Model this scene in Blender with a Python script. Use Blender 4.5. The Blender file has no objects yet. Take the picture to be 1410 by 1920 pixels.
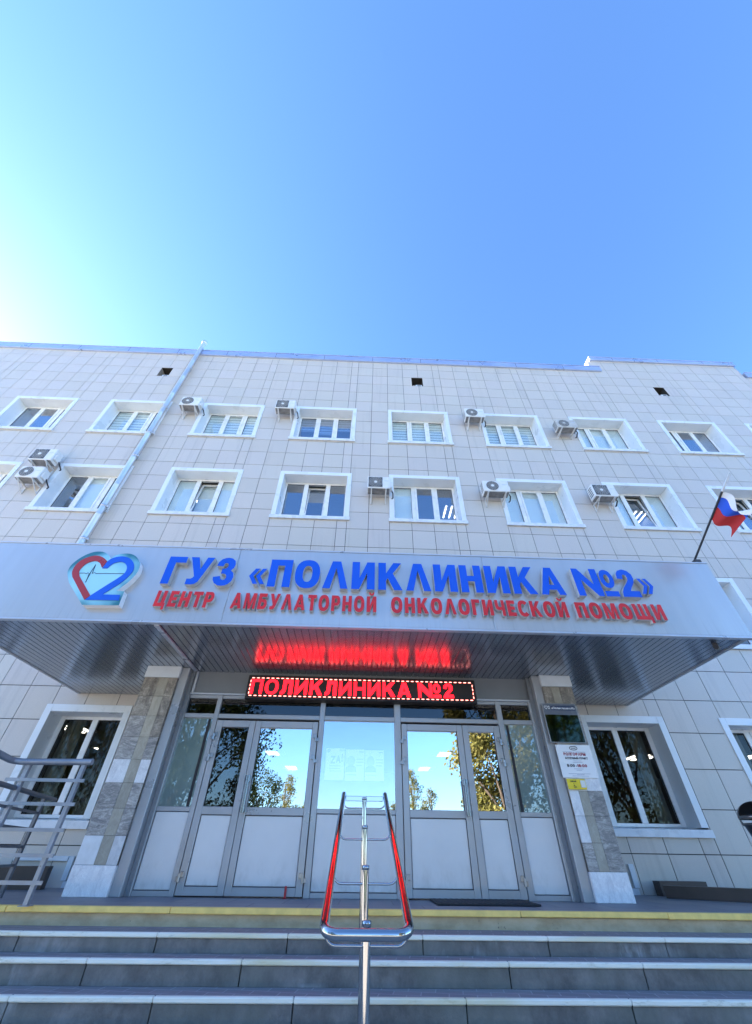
import bpy, math, random
from mathutils import Vector, Matrix
random.seed(7)
SC = bpy.context.scene
COL = SC.collection
FD = 8.396            # distance of the facade plane
GROUND = -1.2

# ------------------------------------------------------------------ materials
MATS = {}
def newmat(name):
    m = bpy.data.materials.new(name); m.use_nodes = True
    nt = m.node_tree; nt.nodes.clear()
    out = nt.nodes.new('ShaderNodeOutputMaterial')
    MATS[name] = m
    return m, nt, out
def nd(nt, t, **kw):
    n = nt.nodes.new(t)
    for k, v in kw.items():
        if k in n.inputs: n.inputs[k].default_value = v
        else: setattr(n, k, v)
    return n
def ramp(nt, fac, stops):
    r = nt.nodes.new('ShaderNodeValToRGB')
    while len(r.color_ramp.elements) < len(stops): r.color_ramp.elements.new(0.5)
    for e, (p, c) in zip(r.color_ramp.elements, stops):
        e.position = p; e.color = (*c, 1) if len(c) == 3 else c
    nt.links.new(fac, r.inputs[0])
    return r.outputs[0]
def coords(nt, scale=(1, 1, 1), rot=(0, 0, 0)):
    tc = nt.nodes.new('ShaderNodeNewGeometry')
    mp = nt.nodes.new('ShaderNodeMapping'); mp.inputs['Scale'].default_value = scale; mp.inputs['Rotation'].default_value = rot
    nt.links.new(tc.outputs['Position'], mp.inputs[0])
    return mp.outputs[0]
def noise(nt, scale, detail=4, rough=.55, vec=None, sc=(1, 1, 1)):
    n = nd(nt, 'ShaderNodeTexNoise'); n.inputs['Scale'].default_value = scale
    n.inputs['Detail'].default_value = detail; n.inputs['Roughness'].default_value = rough
    nt.links.new(vec if vec is not None else coords(nt, sc), n.inputs['Vector'])
    return n.outputs[0]
def mixc(nt, fac, a, b, mode='MIX'):
    m = nt.nodes.new('ShaderNodeMix'); m.data_type = 'RGBA'; m.blend_type = mode
    for k, v in ((0, fac), (6, a), (7, b)):
        if hasattr(v, 'type') and hasattr(v, 'node'): nt.links.new(v, m.inputs[k])
        else: m.inputs[k].default_value = v if not isinstance(v, tuple) or len(v) == 4 else (*v, 1)
    return m.outputs[2]
def mathn(nt, op, a, b=0.5):
    m = nt.nodes.new('ShaderNodeMath'); m.operation = op
    for k, v in ((0, a), (1, b)):
        if hasattr(v, 'node'): nt.links.new(v, m.inputs[k])
        else: m.inputs[k].default_value = v
    return m.outputs[0]
def bsdf(nt, out, color=None, rough=.5, metal=0., spec=.5, bump=None, bstr=.2, bdist=.01):
    b = nt.nodes.new('ShaderNodeBsdfPrincipled')
    for k, v in (('Base Color', color), ('Roughness', rough), ('Metallic', metal), ('Specular IOR Level', spec)):
        if v is None: continue
        if hasattr(v, 'node'): nt.links.new(v, b.inputs[k])
        else: b.inputs[k].default_value = (*v, 1) if isinstance(v, tuple) and len(v) == 3 else v
    if bump is not None:
        bp = nd(nt, 'ShaderNodeBump'); bp.inputs['Strength'].default_value = bstr; bp.inputs['Distance'].default_value = bdist
        nt.links.new(bump, bp.inputs['Height']); nt.links.new(bp.outputs[0], b.inputs['Normal'])
    nt.links.new(b.outputs[0], out.inputs[0])
    return b
def simple(name, color, rough=.5, metal=0., var=.12, vscale=3., bstr=.0, bscale=60., spec=.5, rvar=.1):
    m, nt, out = newmat(name)
    n = noise(nt, vscale, 5)
    c = ramp(nt, n, [(.3, tuple(x * (1 - var) for x in color)), (.7, tuple(min(1, x * (1 + var)) for x in color))])
    r = nd(nt, 'ShaderNodeMapRange'); nt.links.new(n, r.inputs[0])
    r.inputs[1].default_value = .3; r.inputs[2].default_value = .7
    r.inputs[3].default_value = max(.02, rough - rvar); r.inputs[4].default_value = min(1, rough + rvar)
    bsdf(nt, out, c, r.outputs[0], metal, spec, noise(nt, bscale, 3) if bstr else None, bstr, .004)
    return m
def glass(name, fac, tint=(.8, .86, .9), rough=.0, gtint=(.95, .98, 1), wav=.02):
    m, nt, out = newmat(name)
    t = nd(nt, 'ShaderNodeBsdfTransparent'); t.inputs[0].default_value = (*tint, 1)
    g = nd(nt, 'ShaderNodeBsdfGlossy'); g.inputs['Color'].default_value = (*gtint, 1); g.inputs['Roughness'].default_value = rough
    bp = nd(nt, 'ShaderNodeBump'); bp.inputs['Strength'].default_value = wav; bp.inputs['Distance'].default_value = .05
    nt.links.new(noise(nt, 2.2, 2), bp.inputs['Height']); nt.links.new(bp.outputs[0], g.inputs['Normal'])
    ge = nt.nodes.new('ShaderNodeNewGeometry'); dp = nt.nodes.new('ShaderNodeVectorMath'); dp.operation = 'DOT_PRODUCT'
    nt.links.new(ge.outputs['Incoming'], dp.inputs[0]); nt.links.new(ge.outputs['Normal'], dp.inputs[1])
    gz = mathn(nt, 'POWER', mathn(nt, 'SUBTRACT', 1.0, mathn(nt, 'ABSOLUTE', dp.outputs['Value'], 0)), 4.0)
    f = mathn(nt, 'ADD', mathn(nt, 'MULTIPLY', gz, .8 * (1 - fac)), fac)
    mx = nd(nt, 'ShaderNodeMixShader'); nt.links.new(f, mx.inputs[0])
    nt.links.new(t.outputs[0], mx.inputs[1]); nt.links.new(g.outputs[0], mx.inputs[2])
    nt.links.new(mx.outputs[0], out.inputs[0])
    return m
def emit(name, color, strength):
    m, nt, out = newmat(name)
    e = nd(nt, 'ShaderNodeEmission'); e.inputs[0].default_value = (*color, 1); e.inputs[1].default_value = strength
    nt.links.new(e.outputs[0], out.inputs[0])
    return m

def tile_mat(name, base, rough=.32):
    m, nt, out = newmat(name)
    at = nd(nt, 'ShaderNodeAttribute'); at.attribute_name = 'tint'
    sp = noise(nt, 420, 2, .6)
    c = ramp(nt, sp, [(.35, tuple(x * .86 for x in base)), (.65, tuple(x * 1.1 for x in base))])
    big = noise(nt, .55, 5)
    c = mixc(nt, mathn(nt, 'MULTIPLY', big, .22), c, tuple(x * .72 for x in base))
    # rain streaks below sills and edges
    st = noise(nt, 1.0, 6, .6, sc=(7, 1, .35))
    c = mixc(nt, ramp(nt, st, [(.56, (0, 0, 0)), (.74, (.36, .36, .36))]), c, tuple(x * .62 for x in base))
    c = mixc(nt, 1.0, c, at.outputs['Color'], 'MULTIPLY')
    bsdf(nt, out, c, rough, 0, .45, noise(nt, 300, 2), .05, .002)
    return m
tile_mat('facade_tile', (.605, .556, .502))
simple('joint_dark', (.03, .03, .035), .8)
simple('casing_white', (.74, .78, .80), .32, var=.05, vscale=2)
simple('pvc_white', (.82, .83, .83), .3, var=.04, vscale=4)
simple('sill_white', (.70, .73, .76), .3, var=.08, vscale=5)
simple('roof_trim_metal', (.46, .54, .74), .34, .55, var=.08, vscale=1.5)
simple('roofing', (.10, .10, .11), .9, bstr=.3)
simple('dark_void', (.035, .033, .03), .9)
simple('rough_masonry', (.30, .25, .20), .9, var=.3, vscale=9, bstr=.5)
simple('galvanised', (.62, .64, .66), .4, .7, var=.05, vscale=4, rvar=.04)
simple('ac_white', (.72, .73, .72), .42, var=.06, vscale=5)
simple('ac_dirty', (.50, .49, .46), .55, var=.2, vscale=6)
simple('ac_grille', (.085, .09, .095), .5)
simple('ac_under', (.22, .22, .22), .6, var=.3, vscale=8)
simple('bracket_white', (.62, .63, .63), .4, var=.1)
simple('black_rubber', (.02, .02, .022), .7)
simple('aluminium_grey', (.36, .375, .40), .36, .35, var=.06, vscale=3)
simple('aluminium_light', (.52, .56, .62), .34, .4, var=.05, vscale=3)
def door_panel():
    m, nt, out = newmat('door_panel')
    g = nt.nodes.new('ShaderNodeNewGeometry'); s = nt.nodes.new('ShaderNodeSeparateXYZ'); nt.links.new(g.outputs['Position'], s.inputs[0])
    c = ramp(nt, noise(nt, 2.2, 4), [(.3, (.62, .625, .63)), (.7, (.67, .675, .68))])
    low = nd(nt, 'ShaderNodeMapRange'); nt.links.new(s.outputs[2], low.inputs[0]); low.inputs[1].default_value = .42; low.inputs[2].default_value = .08
    gr = ramp(nt, noise(nt, 1.0, 6, .7, sc=(6, 1, 3)), [(.46, (0, 0, 0)), (.70, (.45, .45, .45))])
    c = mixc(nt, mathn(nt, 'MULTIPLY', gr, low.outputs[0]), c, (.30, .29, .27))
    sc_ = ramp(nt, noise(nt, 1.0, 3, .5, sc=(30, 1, 4)), [(.74, (0, 0, 0)), (.77, (.25, .25, .25))])
    c = mixc(nt, sc_, c, (.42, .42, .42))
    bsdf(nt, out, c, .42, .1, .5, noise(nt, 200, 3), .05, .004)
door_panel()
simple('header_panel', (.20, .215, .235), .45, .2, var=.06)
simple('chrome', (.42, .43, .44), .08, 1.0, var=.03, rvar=.03)
simple('satin_steel', (.28, .29, .31), .34, 1.0, var=.06)
simple('handle_steel', (.16, .165, .175), .16, 1.0, var=.05, rvar=.03)
simple('brown_metal', (.085, .058, .045), .5, .1, var=.15, vscale=5)
simple('rail_grey', (.12, .13, .15), .38, .4, var=.15, vscale=8)
simple('rail_pale', (.27, .30, .345), .36, .45, var=.1, vscale=8)
simple('letter_blue', (.0, .085, .62), .38, var=.05, vscale=2)
simple('letter_red', (.60, .014, .018), .4, var=.12, vscale=4)
simple('letter_side', (.50, .51, .52), .5, var=.15, vscale=6)
simple('logo_red', (.36, .03, .035), .35, var=.06)
simple('logo_blue', (.006, .10, .62), .35, var=.05)
simple('logo_line', (.01, .05, .06), .5)
simple('room_pale', (.44, .45, .44), .8, var=.06)
simple('room_dark', (.13, .11, .085), .85, var=.3, vscale=1.2)
simple('room_lobby', (.16, .16, .155), .8, var=.2, vscale=1.0)
simple('ceiling_white', (.62, .63, .62), .85, var=.05)
simple('blind_white', (.80, .84, .84), .7, var=.04, vscale=2)
simple('blind_grey', (.40, .42, .44), .75, var=.06)
simple('drape_grey', (.36, .38, .34), .85, var=.12)
simple('drape_brown', (.17, .15, .13), .9, var=.25)
simple('poster_paper', (.82, .84, .82), .6, var=.03)
simple('poster_ink', (.28, .32, .44), .6)
simple('poster_ink_pale', (.52, .58, .66), .6)
simple('plaque_white', (.80, .82, .84), .35, var=.03)
simple('ink_black', (.012, .012, .02), .5)
simple('ink_red', (.35, .02, .05), .5)
simple('sign_yellow', (.80, .62, .03), .4, var=.05)
simple('button_white', (.75, .76, .74), .35)
simple('plaque_mirror', (.032, .045, .037), .04, 1.0, rvar=.02)
simple('plaque_band', (.13, .15, .19), .3)
simple('plaque_blue', (.02, .035, .10), .35)
simple('led_black', (.012, .008, .009), .45)
emit('led_red', (1.0, .004, .008), 1.8)
emit('led_dot', (1.0, .22, .18), 1.3)
emit('tube_light', (1.0, .95, .86), 1.6)
simple('flag_white', (.80, .81, .83), .8, var=.03)
simple('flag_blue', (.03, .11, .62), .8)
simple('flag_red', (.55, .035, .035), .8)
simple('pole_black', (.035, .035, .038), .45)
simple('bark', (.10, .075, .055), .9, var=.35, vscale=5, bstr=.6, bscale=25)
simple('stone_white', (.74, .75, .76), .55, var=.10, vscale=7, bstr=.15)
simple('plinth_trim', (.62, .66, .70), .4, var=.08)
simple('yellow_paint', (.86, .61, .18), .65, var=.16, vscale=6, bstr=.3)
glass('pane_sky', .26, (.74, .80, .88))
glass('pane_clear', .12, (.94, .97, .97))
glass('pane_dark', .03, (.70, .70, .68), gtint=(.6, .62, .62))
glass('pane_mirror', .56, (.62, .68, .72), wav=.012)
glass('pane_poster', .33, (.98, .99, .99), wav=.012)
glass('pane_door', .08, (.70, .74, .74), wav=.012)
glass('pane_tint', .05, (.30, .32, .35))

def zebra():
    m, nt, out = newmat('blind_zebra')
    g = nt.nodes.new('ShaderNodeNewGeometry'); s = nt.nodes.new('ShaderNodeSeparateXYZ')
    nt.links.new(g.outputs['Position'], s.inputs[0])
    f = mathn(nt, 'FRACT', mathn(nt, 'DIVIDE', s.outputs[2], .145))
    c = ramp(nt, f, [(.0, (.34, .40, .42)), (.26, (.34, .40, .42)), (.32, (.78, .83, .83)), (.95, (.80, .85, .85))])
    bsdf(nt, out, c, .7)
zebra()
def frosted():
    m, nt, out = newmat('pane_frosted')
    v = noise(nt, 1.6, 3)
    c = ramp(nt, v, [(.3, (.13, .20, .20)), (.7, (.20, .28, .27))])
    b = bsdf(nt, out, c, .4, 0, .3)
    g = nd(nt, 'ShaderNodeBsdfGlossy'); g.inputs['Roughness'].default_value = .01
    mx = nd(nt, 'ShaderNodeMixShader'); mx.inputs[0].default_value = .17
    nt.links.new(b.outputs[0], mx.inputs[1]); nt.links.new(g.outputs[0], mx.inputs[2]); nt.links.new(mx.outputs[0], out.inputs[0])
frosted()
def fascia():
    m, nt, out = newmat('fascia_aluminium')
    st = noise(nt, 1.0, 6, .6, sc=(5, 1, .5))
    c = ramp(nt, st, [(.35, (.50, .50, .50)), (.70, (.535, .535, .535))])
    g = nt.nodes.new('ShaderNodeNewGeometry'); s = nt.nodes.new('ShaderNodeSeparateXYZ')
    nt.links.new(g.outputs['Position'], s.inputs[0])
    # drip stains along the lower edge
    low = nd(nt, 'ShaderNodeMapRange'); nt.links.new(s.outputs[2], low.inputs[0])
    low.inputs[1].default_value = 3.05; low.inputs[2].default_value = 2.76
    dr = ramp(nt, noise(nt, 1.0, 5, .6, sc=(26, 1, .3)), [(.52, (0, 0, 0)), (.68, (.28, .28, .28))])
    c = mixc(nt, mathn(nt, 'MULTIPLY', dr, low.outputs[0]), c, (.30, .30, .30))
    bsdf(nt, out, c, .30, .55, .5, noise(nt, .9, 2), .015, .02)
fascia()
def soffit():
    m, nt, out = newmat('soffit_metal')
    n = noise(nt, 1.0, 5, .6, sc=(9, .6, 1))
    c = ramp(nt, n, [(.3, (.285, .33, .39)), (.7, (.295, .34, .40))])
    r = ramp(nt, noise(nt, 3, 4), [(.3, (.205, .205, .205)), (.7, (.225, .225, .225))])
    bsdf(nt, out, c, r, .75, .5)
soffit()
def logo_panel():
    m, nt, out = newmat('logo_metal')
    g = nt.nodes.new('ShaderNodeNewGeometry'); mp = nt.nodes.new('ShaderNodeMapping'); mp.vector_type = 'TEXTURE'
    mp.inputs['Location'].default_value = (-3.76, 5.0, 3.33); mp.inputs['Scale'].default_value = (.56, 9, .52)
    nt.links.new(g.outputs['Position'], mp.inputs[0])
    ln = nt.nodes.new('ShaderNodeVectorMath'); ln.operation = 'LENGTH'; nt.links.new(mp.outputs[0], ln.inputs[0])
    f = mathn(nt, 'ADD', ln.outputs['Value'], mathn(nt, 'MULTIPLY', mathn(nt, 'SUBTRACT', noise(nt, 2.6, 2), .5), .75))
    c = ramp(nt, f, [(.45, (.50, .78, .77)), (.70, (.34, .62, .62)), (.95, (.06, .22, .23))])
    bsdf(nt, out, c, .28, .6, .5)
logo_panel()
def marble(name, a, b, c3, sc=(3, 3, 9), rough=.4):
    m, nt, out = newmat(name)
    at = nd(nt, 'ShaderNodeAttribute'); at.attribute_name = 'tint'
    v = coords(nt, sc)
    off = nt.nodes.new('ShaderNodeVectorMath'); off.operation = 'MULTIPLY_ADD'      # every tile is cut from another place
    nt.links.new(at.outputs['Color'], off.inputs[0]); off.inputs[1].default_value = (1.5, .8, 2.2); nt.links.new(v, off.inputs[2])
    n = nd(nt, 'ShaderNodeTexNoise'); n.inputs['Scale'].default_value = 1.5; n.inputs['Detail'].default_value = 8
    n.inputs['Roughness'].default_value = .66; n.inputs['Distortion'].default_value = 1.6
    nt.links.new(off.outputs[0], n.inputs['Vector'])
    n2 = nd(nt, 'ShaderNodeTexNoise'); n2.inputs['Scale'].default_value = 5; n2.inputs['Detail'].default_value = 6; n2.inputs['Distortion'].default_value = 2.5
    nt.links.new(off.outputs[0], n2.inputs['Vector'])
    f = mathn(nt, 'ADD', mathn(nt, 'MULTIPLY', n.outputs[0], .7), mathn(nt, 'MULTIPLY', n2.outputs[0], .3))
    c = ramp(nt, f, [(.34, a), (.5, b), (.64, c3)])
    vein = ramp(nt, mathn(nt, 'ABSOLUTE', mathn(nt, 'SUBTRACT', n2.outputs[0], .5)), [(.0, (.5, .5, .5)), (.035, (0, 0, 0))])
    c = mixc(nt, vein, c, a)
    c = mixc(nt, 1.0, c, at.outputs['Color'], 'MULTIPLY')
    bsdf(nt, out, c, rough, 0, .5, n.outputs[0], .12, .01)
marble('marble_grey', (.14, .135, .14), (.34, .32, .30), (.58, .55, .51), (2.2, 2.2, 7))
marble('marble_brown', (.10, .085, .07), (.25, .22, .185), (.42, .38, .32), (3, 3, 3))
marble('stone_tan', (.30, .275, .22), (.38, .35, .285), (.44, .41, .34), (3, 3, 1.6), .6)
marble('marble_pale', (.55, .55, .57), (.70, .70, .71), (.80, .80, .80), (5, 5, 3), .45)

def riser():
    m, nt, out = newmat('riser_slab')
    st = noise(nt, 1.0, 9, .72, sc=(3.2, 2, 2.6))
    c = ramp(nt, st, [(.32, (.085, .081, .076)), (.48, (.145, .14, .133)), (.66, (.235, .225, .212))])
    bl = noise(nt, 1.1, 3)
    c = mixc(nt, ramp(nt, bl, [(.45, (0, 0, 0)), (.62, (.5, .5, .5))]), c, (.15, .16, .135))
    # lime runs
    ef = noise(nt, 1.0, 6, .7, sc=(3.2, 1, .9)); big = noise(nt, .55, 2, sc=(1, 3, 5))
    e = mathn(nt, 'MULTIPLY', ramp(nt, ef, [(.50, (0, 0, 0)), (.64, (1, 1, 1))]), ramp(nt, big, [(.56, (0, 0, 0)), (.68, (.85, .85, .85))]))
    c = mixc(nt, e, c, (.55, .58, .60))
    bsdf(nt, out, c, .62, 0, .4, noise(nt, 60, 4), .35, .006)
riser()
def tread():
    m, nt, out = newmat('tread_paver')
    br = nd(nt, 'ShaderNodeTexBrick'); br.inputs['Scale'].default_value = 1.0
    br.inputs['Brick Width'].default_value = .22; br.inputs['Row Height'].default_value = .115; br.inputs['Mortar Size'].default_value = .005
    br.inputs['Color1'].default_value = (.20, .19, .20, 1); br.inputs['Color2'].default_value = (.26, .245, .245, 1); br.inputs['Mortar'].default_value = (.38, .37, .37, 1)
    nt.links.new(coords(nt, rot=(0, 0, .18)), br.inputs[0])
    c = mixc(nt, ramp(nt, noise(nt, 5, 6), [(.3, (0, 0, 0)), (.75, (.6, .6, .6))]), br.outputs[0], (.24, .24, .25))
    bsdf(nt, out, c, .7, 0, .4, noise(nt, 80, 4), .3, .004)
tread()
def porch():
    m, nt, out = newmat('porch_tile')
    ck = nd(nt, 'ShaderNodeTexBrick'); ck.offset = .5
    ck.inputs['Scale'].default_value = 1.0; ck.inputs['Brick Width'].default_value = .62; ck.inputs['Row Height'].default_value = .62; ck.inputs['Mortar Size'].default_value = .009
    ck.inputs['Color1'].default_value = (.15, .165, .205, 1); ck.inputs['Color2'].default_value = (.27, .25, .25, 1); ck.inputs['Mortar'].default_value = (.12, .12, .13, 1)
    ck.inputs['Bias'].default_value = -.1
    nt.links.new(coords(nt, rot=(0, 0, .02)), ck.inputs[0])
    c = mixc(nt, ramp(nt, noise(nt, 3.5, 6), [(.35, (0, 0, 0)), (.8, (.55, .55, .55))]), ck.outputs[0], (.20, .20, .22))
    bsdf(nt, out, c, .5, 0, .45, noise(nt, 90, 3), .15, .003)
porch()
def nosing():
    m, nt, out = newmat('nosing_paint')
    n = noise(nt, 1.0, 6, .7, sc=(3, 8, 14))
    c = ramp(nt, n, [(.30, (.52, .49, .38)), (.42, (.80, .78, .66)), (.75, (.88, .86, .74))])
    y = noise(nt, .8, 3, sc=(1, 4, 4))
    c = mixc(nt, ramp(nt, y, [(.5, (0, 0, 0)), (.68, (.6, .6, .6))]), c, (.66, .57, .30))
    bsdf(nt, out, c, .55, 0, .4, noise(nt, 70, 3), .2, .003)
nosing()
def tan():
    m, nt, out = newmat('tan_paint')
    n = noise(nt, 4, 6, .65, sc=(1, 1, 2))
    c = ramp(nt, n, [(.3, (.38, .29, .17)), (.6, (.52, .42, .27)), (.8, (.58, .48, .33))])
    ch = noise(nt, 9, 5, .7)
    c = mixc(nt, ramp(nt, ch, [(.66, (0, 0, 0)), (.70, (1, 1, 1))]), c, (.06, .055, .05))
    bsdf(nt, out, c, .8, 0, .3, n, .3, .01)
tan()
def ground():
    m, nt, out = newmat('plaza_paving')
    br = nd(nt, 'ShaderNodeTexBrick'); br.inputs['Scale'].default_value = 1.0
    br.inputs['Brick Width'].default_value = .4; br.inputs['Row Height'].default_value = .2; br.inputs['Mortar Size'].default_value = .006
    br.inputs['Color1'].default_value = (.47, .435, .375, 1); br.inputs['Color2'].default_value = (.53, .49, .425, 1); br.inputs['Mortar'].default_value = (.14, .13, .12, 1)
    nt.links.new(coords(nt), br.inputs[0])
    c = mixc(nt, mathn(nt, 'MULTIPLY', noise(nt, .3, 6), .5), br.outputs[0], (.42, .39, .33))
    bsdf(nt, out, c, .85)
ground()
simple('lawn_green', (.07, .10, .03), .95, var=.4, vscale=.8, bstr=.5, bscale=20)
def leafmat(name, a, b):
    m, nt, out = newmat(name)
    n = noise(nt, 2.2, 4)
    c = ramp(nt, n, [(.3, a), (.7, b)])
    d = nd(nt, 'ShaderNodeBsdfDiffuse'); nt.links.new(c, d.inputs[0])
    t = nd(nt, 'ShaderNodeBsdfTranslucent'); nt.links.new(c, t.inputs[0])
    mx = nd(nt, 'ShaderNodeMixShader'); mx.inputs[0].default_value = .3
    nt.links.new(d.outputs[0], mx.inputs[1]); nt.links.new(t.outputs[0], mx.inputs[2]); nt.links.new(mx.outputs[0], out.inputs[0])
leafmat('leaf_golden', (.13, .135, .035), (.25, .215, .075))
leafmat('leaf_green', (.04, .07, .02), (.10, .13, .04))
leafmat('leaf_dark', (.035, .055, .022), (.08, .10, .035))

# ------------------------------------------------------------------ mesh builder
class MB:
    def __init__(s): s.v = []; s.f = []; s.m = []; s.t = []; s.sm = []; s.slots = []
    def slot(s, mat):
        if mat not in s.slots: s.slots.append(mat)
        return s.slots.index(mat)
    def face(s, pts, mat, tint=1., smooth=False):
        i = len(s.v); s.v += [tuple(p) for p in pts]; s.f.append(tuple(range(i, i + len(pts)))); s.m.append(s.slot(mat)); s.t.append(tint); s.sm.append(smooth)
    def raw(s, vs, fs, mat, tint=1., smooth=False):
        i = len(s.v); s.v += [tuple(p) for p in vs]; k = s.slot(mat)
        for f in fs: s.f.append(tuple(a + i for a in f)); s.m.append(k); s.t.append(tint); s.sm.append(smooth)
    def box(s, x0, x1, y0, y1, z0, z1, mat, tint=1.):
        vs = [(x, y, z) for z in (z0, z1) for y in (y0, y1) for x in (x0, x1)]
        s.raw(vs, [(0, 2, 3, 1), (4, 5, 7, 6), (0, 1, 5, 4), (2, 6, 7, 3), (0, 4, 6, 2), (1, 3, 7, 5)], mat, tint)
    def bbox(s, x0, x1, y0, y1, z0, z1, mat, b=.004, tint=1.):
        """box with chamfered edges"""
        cx, cy, cz = (x0 + x1) / 2, (y0 + y1) / 2, (z0 + z1) / 2
        hx, hy, hz = abs(x1 - x0) / 2, abs(y1 - y0) / 2, abs(z1 - z0) / 2
        b = min(b, hx * .45, hy * .45, hz * .45)
        vs = []; idx = {}
        for sx in (-1, 1):
            for sy in (-1, 1):
                for sz in (-1, 1):
                    for a in range(3):
                        e = [hx - b, hy - b, hz - b]; e[a] += b
                        idx[(sx, sy, sz, a)] = len(vs); vs.append((cx + sx * e[0], cy + sy * e[1], cz + sz * e[2]))
        fs = []
        def add(q):
            A, B, C = (Vector(vs[k]) for k in q[:3]); n = (B - A).cross(C - A)
            cen = sum((Vector(vs[k]) for k in q), Vector()) / len(q) - Vector((cx, cy, cz))
            fs.append(tuple(q) if n.dot(cen) > 0 else tuple(reversed(q)))
        for a in range(3):
            o = [k for k in range(3) if k != a]
            for sgn in (-1, 1):
                q = []
                for p, r in ((-1, -1), (1, -1), (1, 1), (-1, 1)):
                    k = [0, 0, 0]; k[a] = sgn; k[o[0]] = p; k[o[1]] = r; q.append(idx[(*k, a)])
                add(q)
        for a in range(3):
            o = [k for k in range(3) if k != a]
            for p in (-1, 1):
                for r in (-1, 1):
                    def K(sa, ax):
                        k = [0, 0, 0]; k[a] = sa; k[o[0]] = p; k[o[1]] = r; return idx[(*k, ax)]
                    add([K(-1, o[0]), K(1, o[0]), K(1, o[1]), K(-1, o[1])])
        for sx in (-1, 1):
            for sy in (-1, 1):
                for sz in (-1, 1): add([idx[(sx, sy, sz, a)] for a in range(3)])
        s.raw(vs, fs, mat, tint)
    def tube(s, pts, r, mat, n=12, caps=True, smooth=True, tint=1.):
        pts = [Vector(p) for p in pts]
        rs = r if isinstance(r, (list, tuple)) else [r] * len(pts)
        vs = []; up = None
        for i, p in enumerate(pts):
            a = pts[max(0, i - 1)]; b = pts[min(len(pts) - 1, i + 1)]
            t = (b - a).normalized()
            if up is None: up = Vector((0, 0, 1)) if abs(t.z) < .9 else Vector((1, 0, 0))
            x = up.cross(t).normalized(); y = t.cross(x).normalized(); up = y
            if i and i < len(pts) - 1:
                d = (p - pts[i - 1]).normalized().dot((pts[i + 1] - p).normalized())
                k = 1 / max(.6, math.sqrt((1 + d) / 2))
            else: k = 1
            for j in range(n):
                an = 2 * math.pi * j / n
                vs.append(p + (x * math.cos(an) + y * math.sin(an)) * rs[i])
        fs = []
        for i in range(len(pts) - 1):
            for j in range(n):
                fs.append((i * n + j, i * n + (j + 1) % n, (i + 1) * n + (j + 1) % n, (i + 1) * n + j))
        s.raw(vs, fs, mat, tint, smooth)
        if caps:
            s.raw([vs[j] for j in range(n)], [tuple(reversed(range(n)))], mat, tint)
            s.raw([vs[(len(pts) - 1) * n + j] for j in range(n)], [tuple(range(n))], mat, tint)
    def disc(s, c, r, mat, n=24, y=0., axis='y'):
        s.face([(c[0] + r * math.cos(2 * math.pi * k / n), c[1], c[2] + r * math.sin(2 * math.pi * k / n)) for k in range(n)], mat)
    def prism(s, poly, y0, y1, mat_front, mat_side):
        """polygon (x,z) extruded from front y0 to back y1"""
        from mathutils.geometry import tessellate_polygon
        n = len(poly)
        area = sum(poly[i][0] * poly[(i + 1) % n][1] - poly[(i + 1) % n][0] * poly[i][1] for i in range(n))
        if area < 0: poly = list(reversed(poly))
        tris = tessellate_polygon([[Vector((p[0], p[1], 0)) for p in poly]])
        vs = [(p[0], y0, p[1]) for p in poly]
        fs = []
        for t in tris:
            a, b, c = (Vector(vs[k]) for k in t)
            nn = (b - a).cross(c - a)
            fs.append(tuple(t) if nn.y < 0 else tuple(reversed(t)))
        s.raw(vs, fs, mat_front)
        for i in range(n):
            p, q = poly[i], poly[(i + 1) % n]
            s.face([(p[0], y0, p[1]), (p[0], y1, p[1]), (q[0], y1, q[1]), (q[0], y0, q[1])], mat_side)
    def lathe(s, c, prof, mat, n=24, a0=0., a1=2 * math.pi, smooth=True):
        full = abs(a1 - a0 - 2 * math.pi) < 1e-6
        m = n if full else n + 1
        vs = []
        for (r, z) in prof:
            for j in range(m):
                a = a0 + (a1 - a0) * j / n
                vs.append((c[0] + r * math.cos(a), c[1] + r * math.sin(a), c[2] + z))
        fs = []
        for i in range(len(prof) - 1):
            for j in range(n):
                k = (j + 1) % m
                fs.append((i * m + j, i * m + k, (i + 1) * m + k, (i + 1) * m + j))
        s.raw(vs, fs, mat, 1., smooth)

WLOC = {}
def mk(name, mb, parent=None, org=None, label=None, cat=None, group=None, kind=None, loc=None):
    """org: world point subtracted from world-coordinate vertices; loc: vertices already local"""
    po = Vector(WLOC[parent.name]) if parent else Vector((0, 0, 0))
    if loc is not None: o3 = Vector(loc); sub = Vector((0, 0, 0))
    else:
        o3 = Vector(org) if org is not None else (po.copy() if parent else Vector((0, 0, 0))); sub = o3
    me = bpy.data.meshes.new(name)
    me.from_pydata([(v[0] - sub.x, v[1] - sub.y, v[2] - sub.z) for v in mb.v], [], mb.f)
    for m in mb.slots: me.materials.append(MATS[m])
    me.polygons.foreach_set('material_index', mb.m)
    me.polygons.foreach_set('use_smooth', mb.sm)
    at = me.attributes.new('tint', 'FLOAT_COLOR', 'FACE')
    buf = []
    for t in mb.t:
        if isinstance(t, tuple): buf += [*t, 1.]
        else: buf += [t, t, t, 1.]
    at.data.foreach_set('color', buf)
    me.update()
    o = bpy.data.objects.new(name, me); COL.objects.link(o)
    o.location = o3 - po
    if parent: o.parent = parent
    WLOC[o.name] = tuple(o3)
    return tag(o, label, cat, group, kind)
def tag(o, label=None, cat=None, group=None, kind=None):
    if label: o['label'] = label
    if cat: o['category'] = cat
    if group: o['group'] = group
    if kind: o['kind'] = kind
    return o
def thing(name, loc, label, cat, group=None, kind=None):
    o = bpy.data.objects.new(name, None); COL.objects.link(o); o.location = loc; o.empty_display_size = .2
    WLOC[o.name] = tuple(loc)
    return tag(o, label, cat, group, kind)
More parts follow.
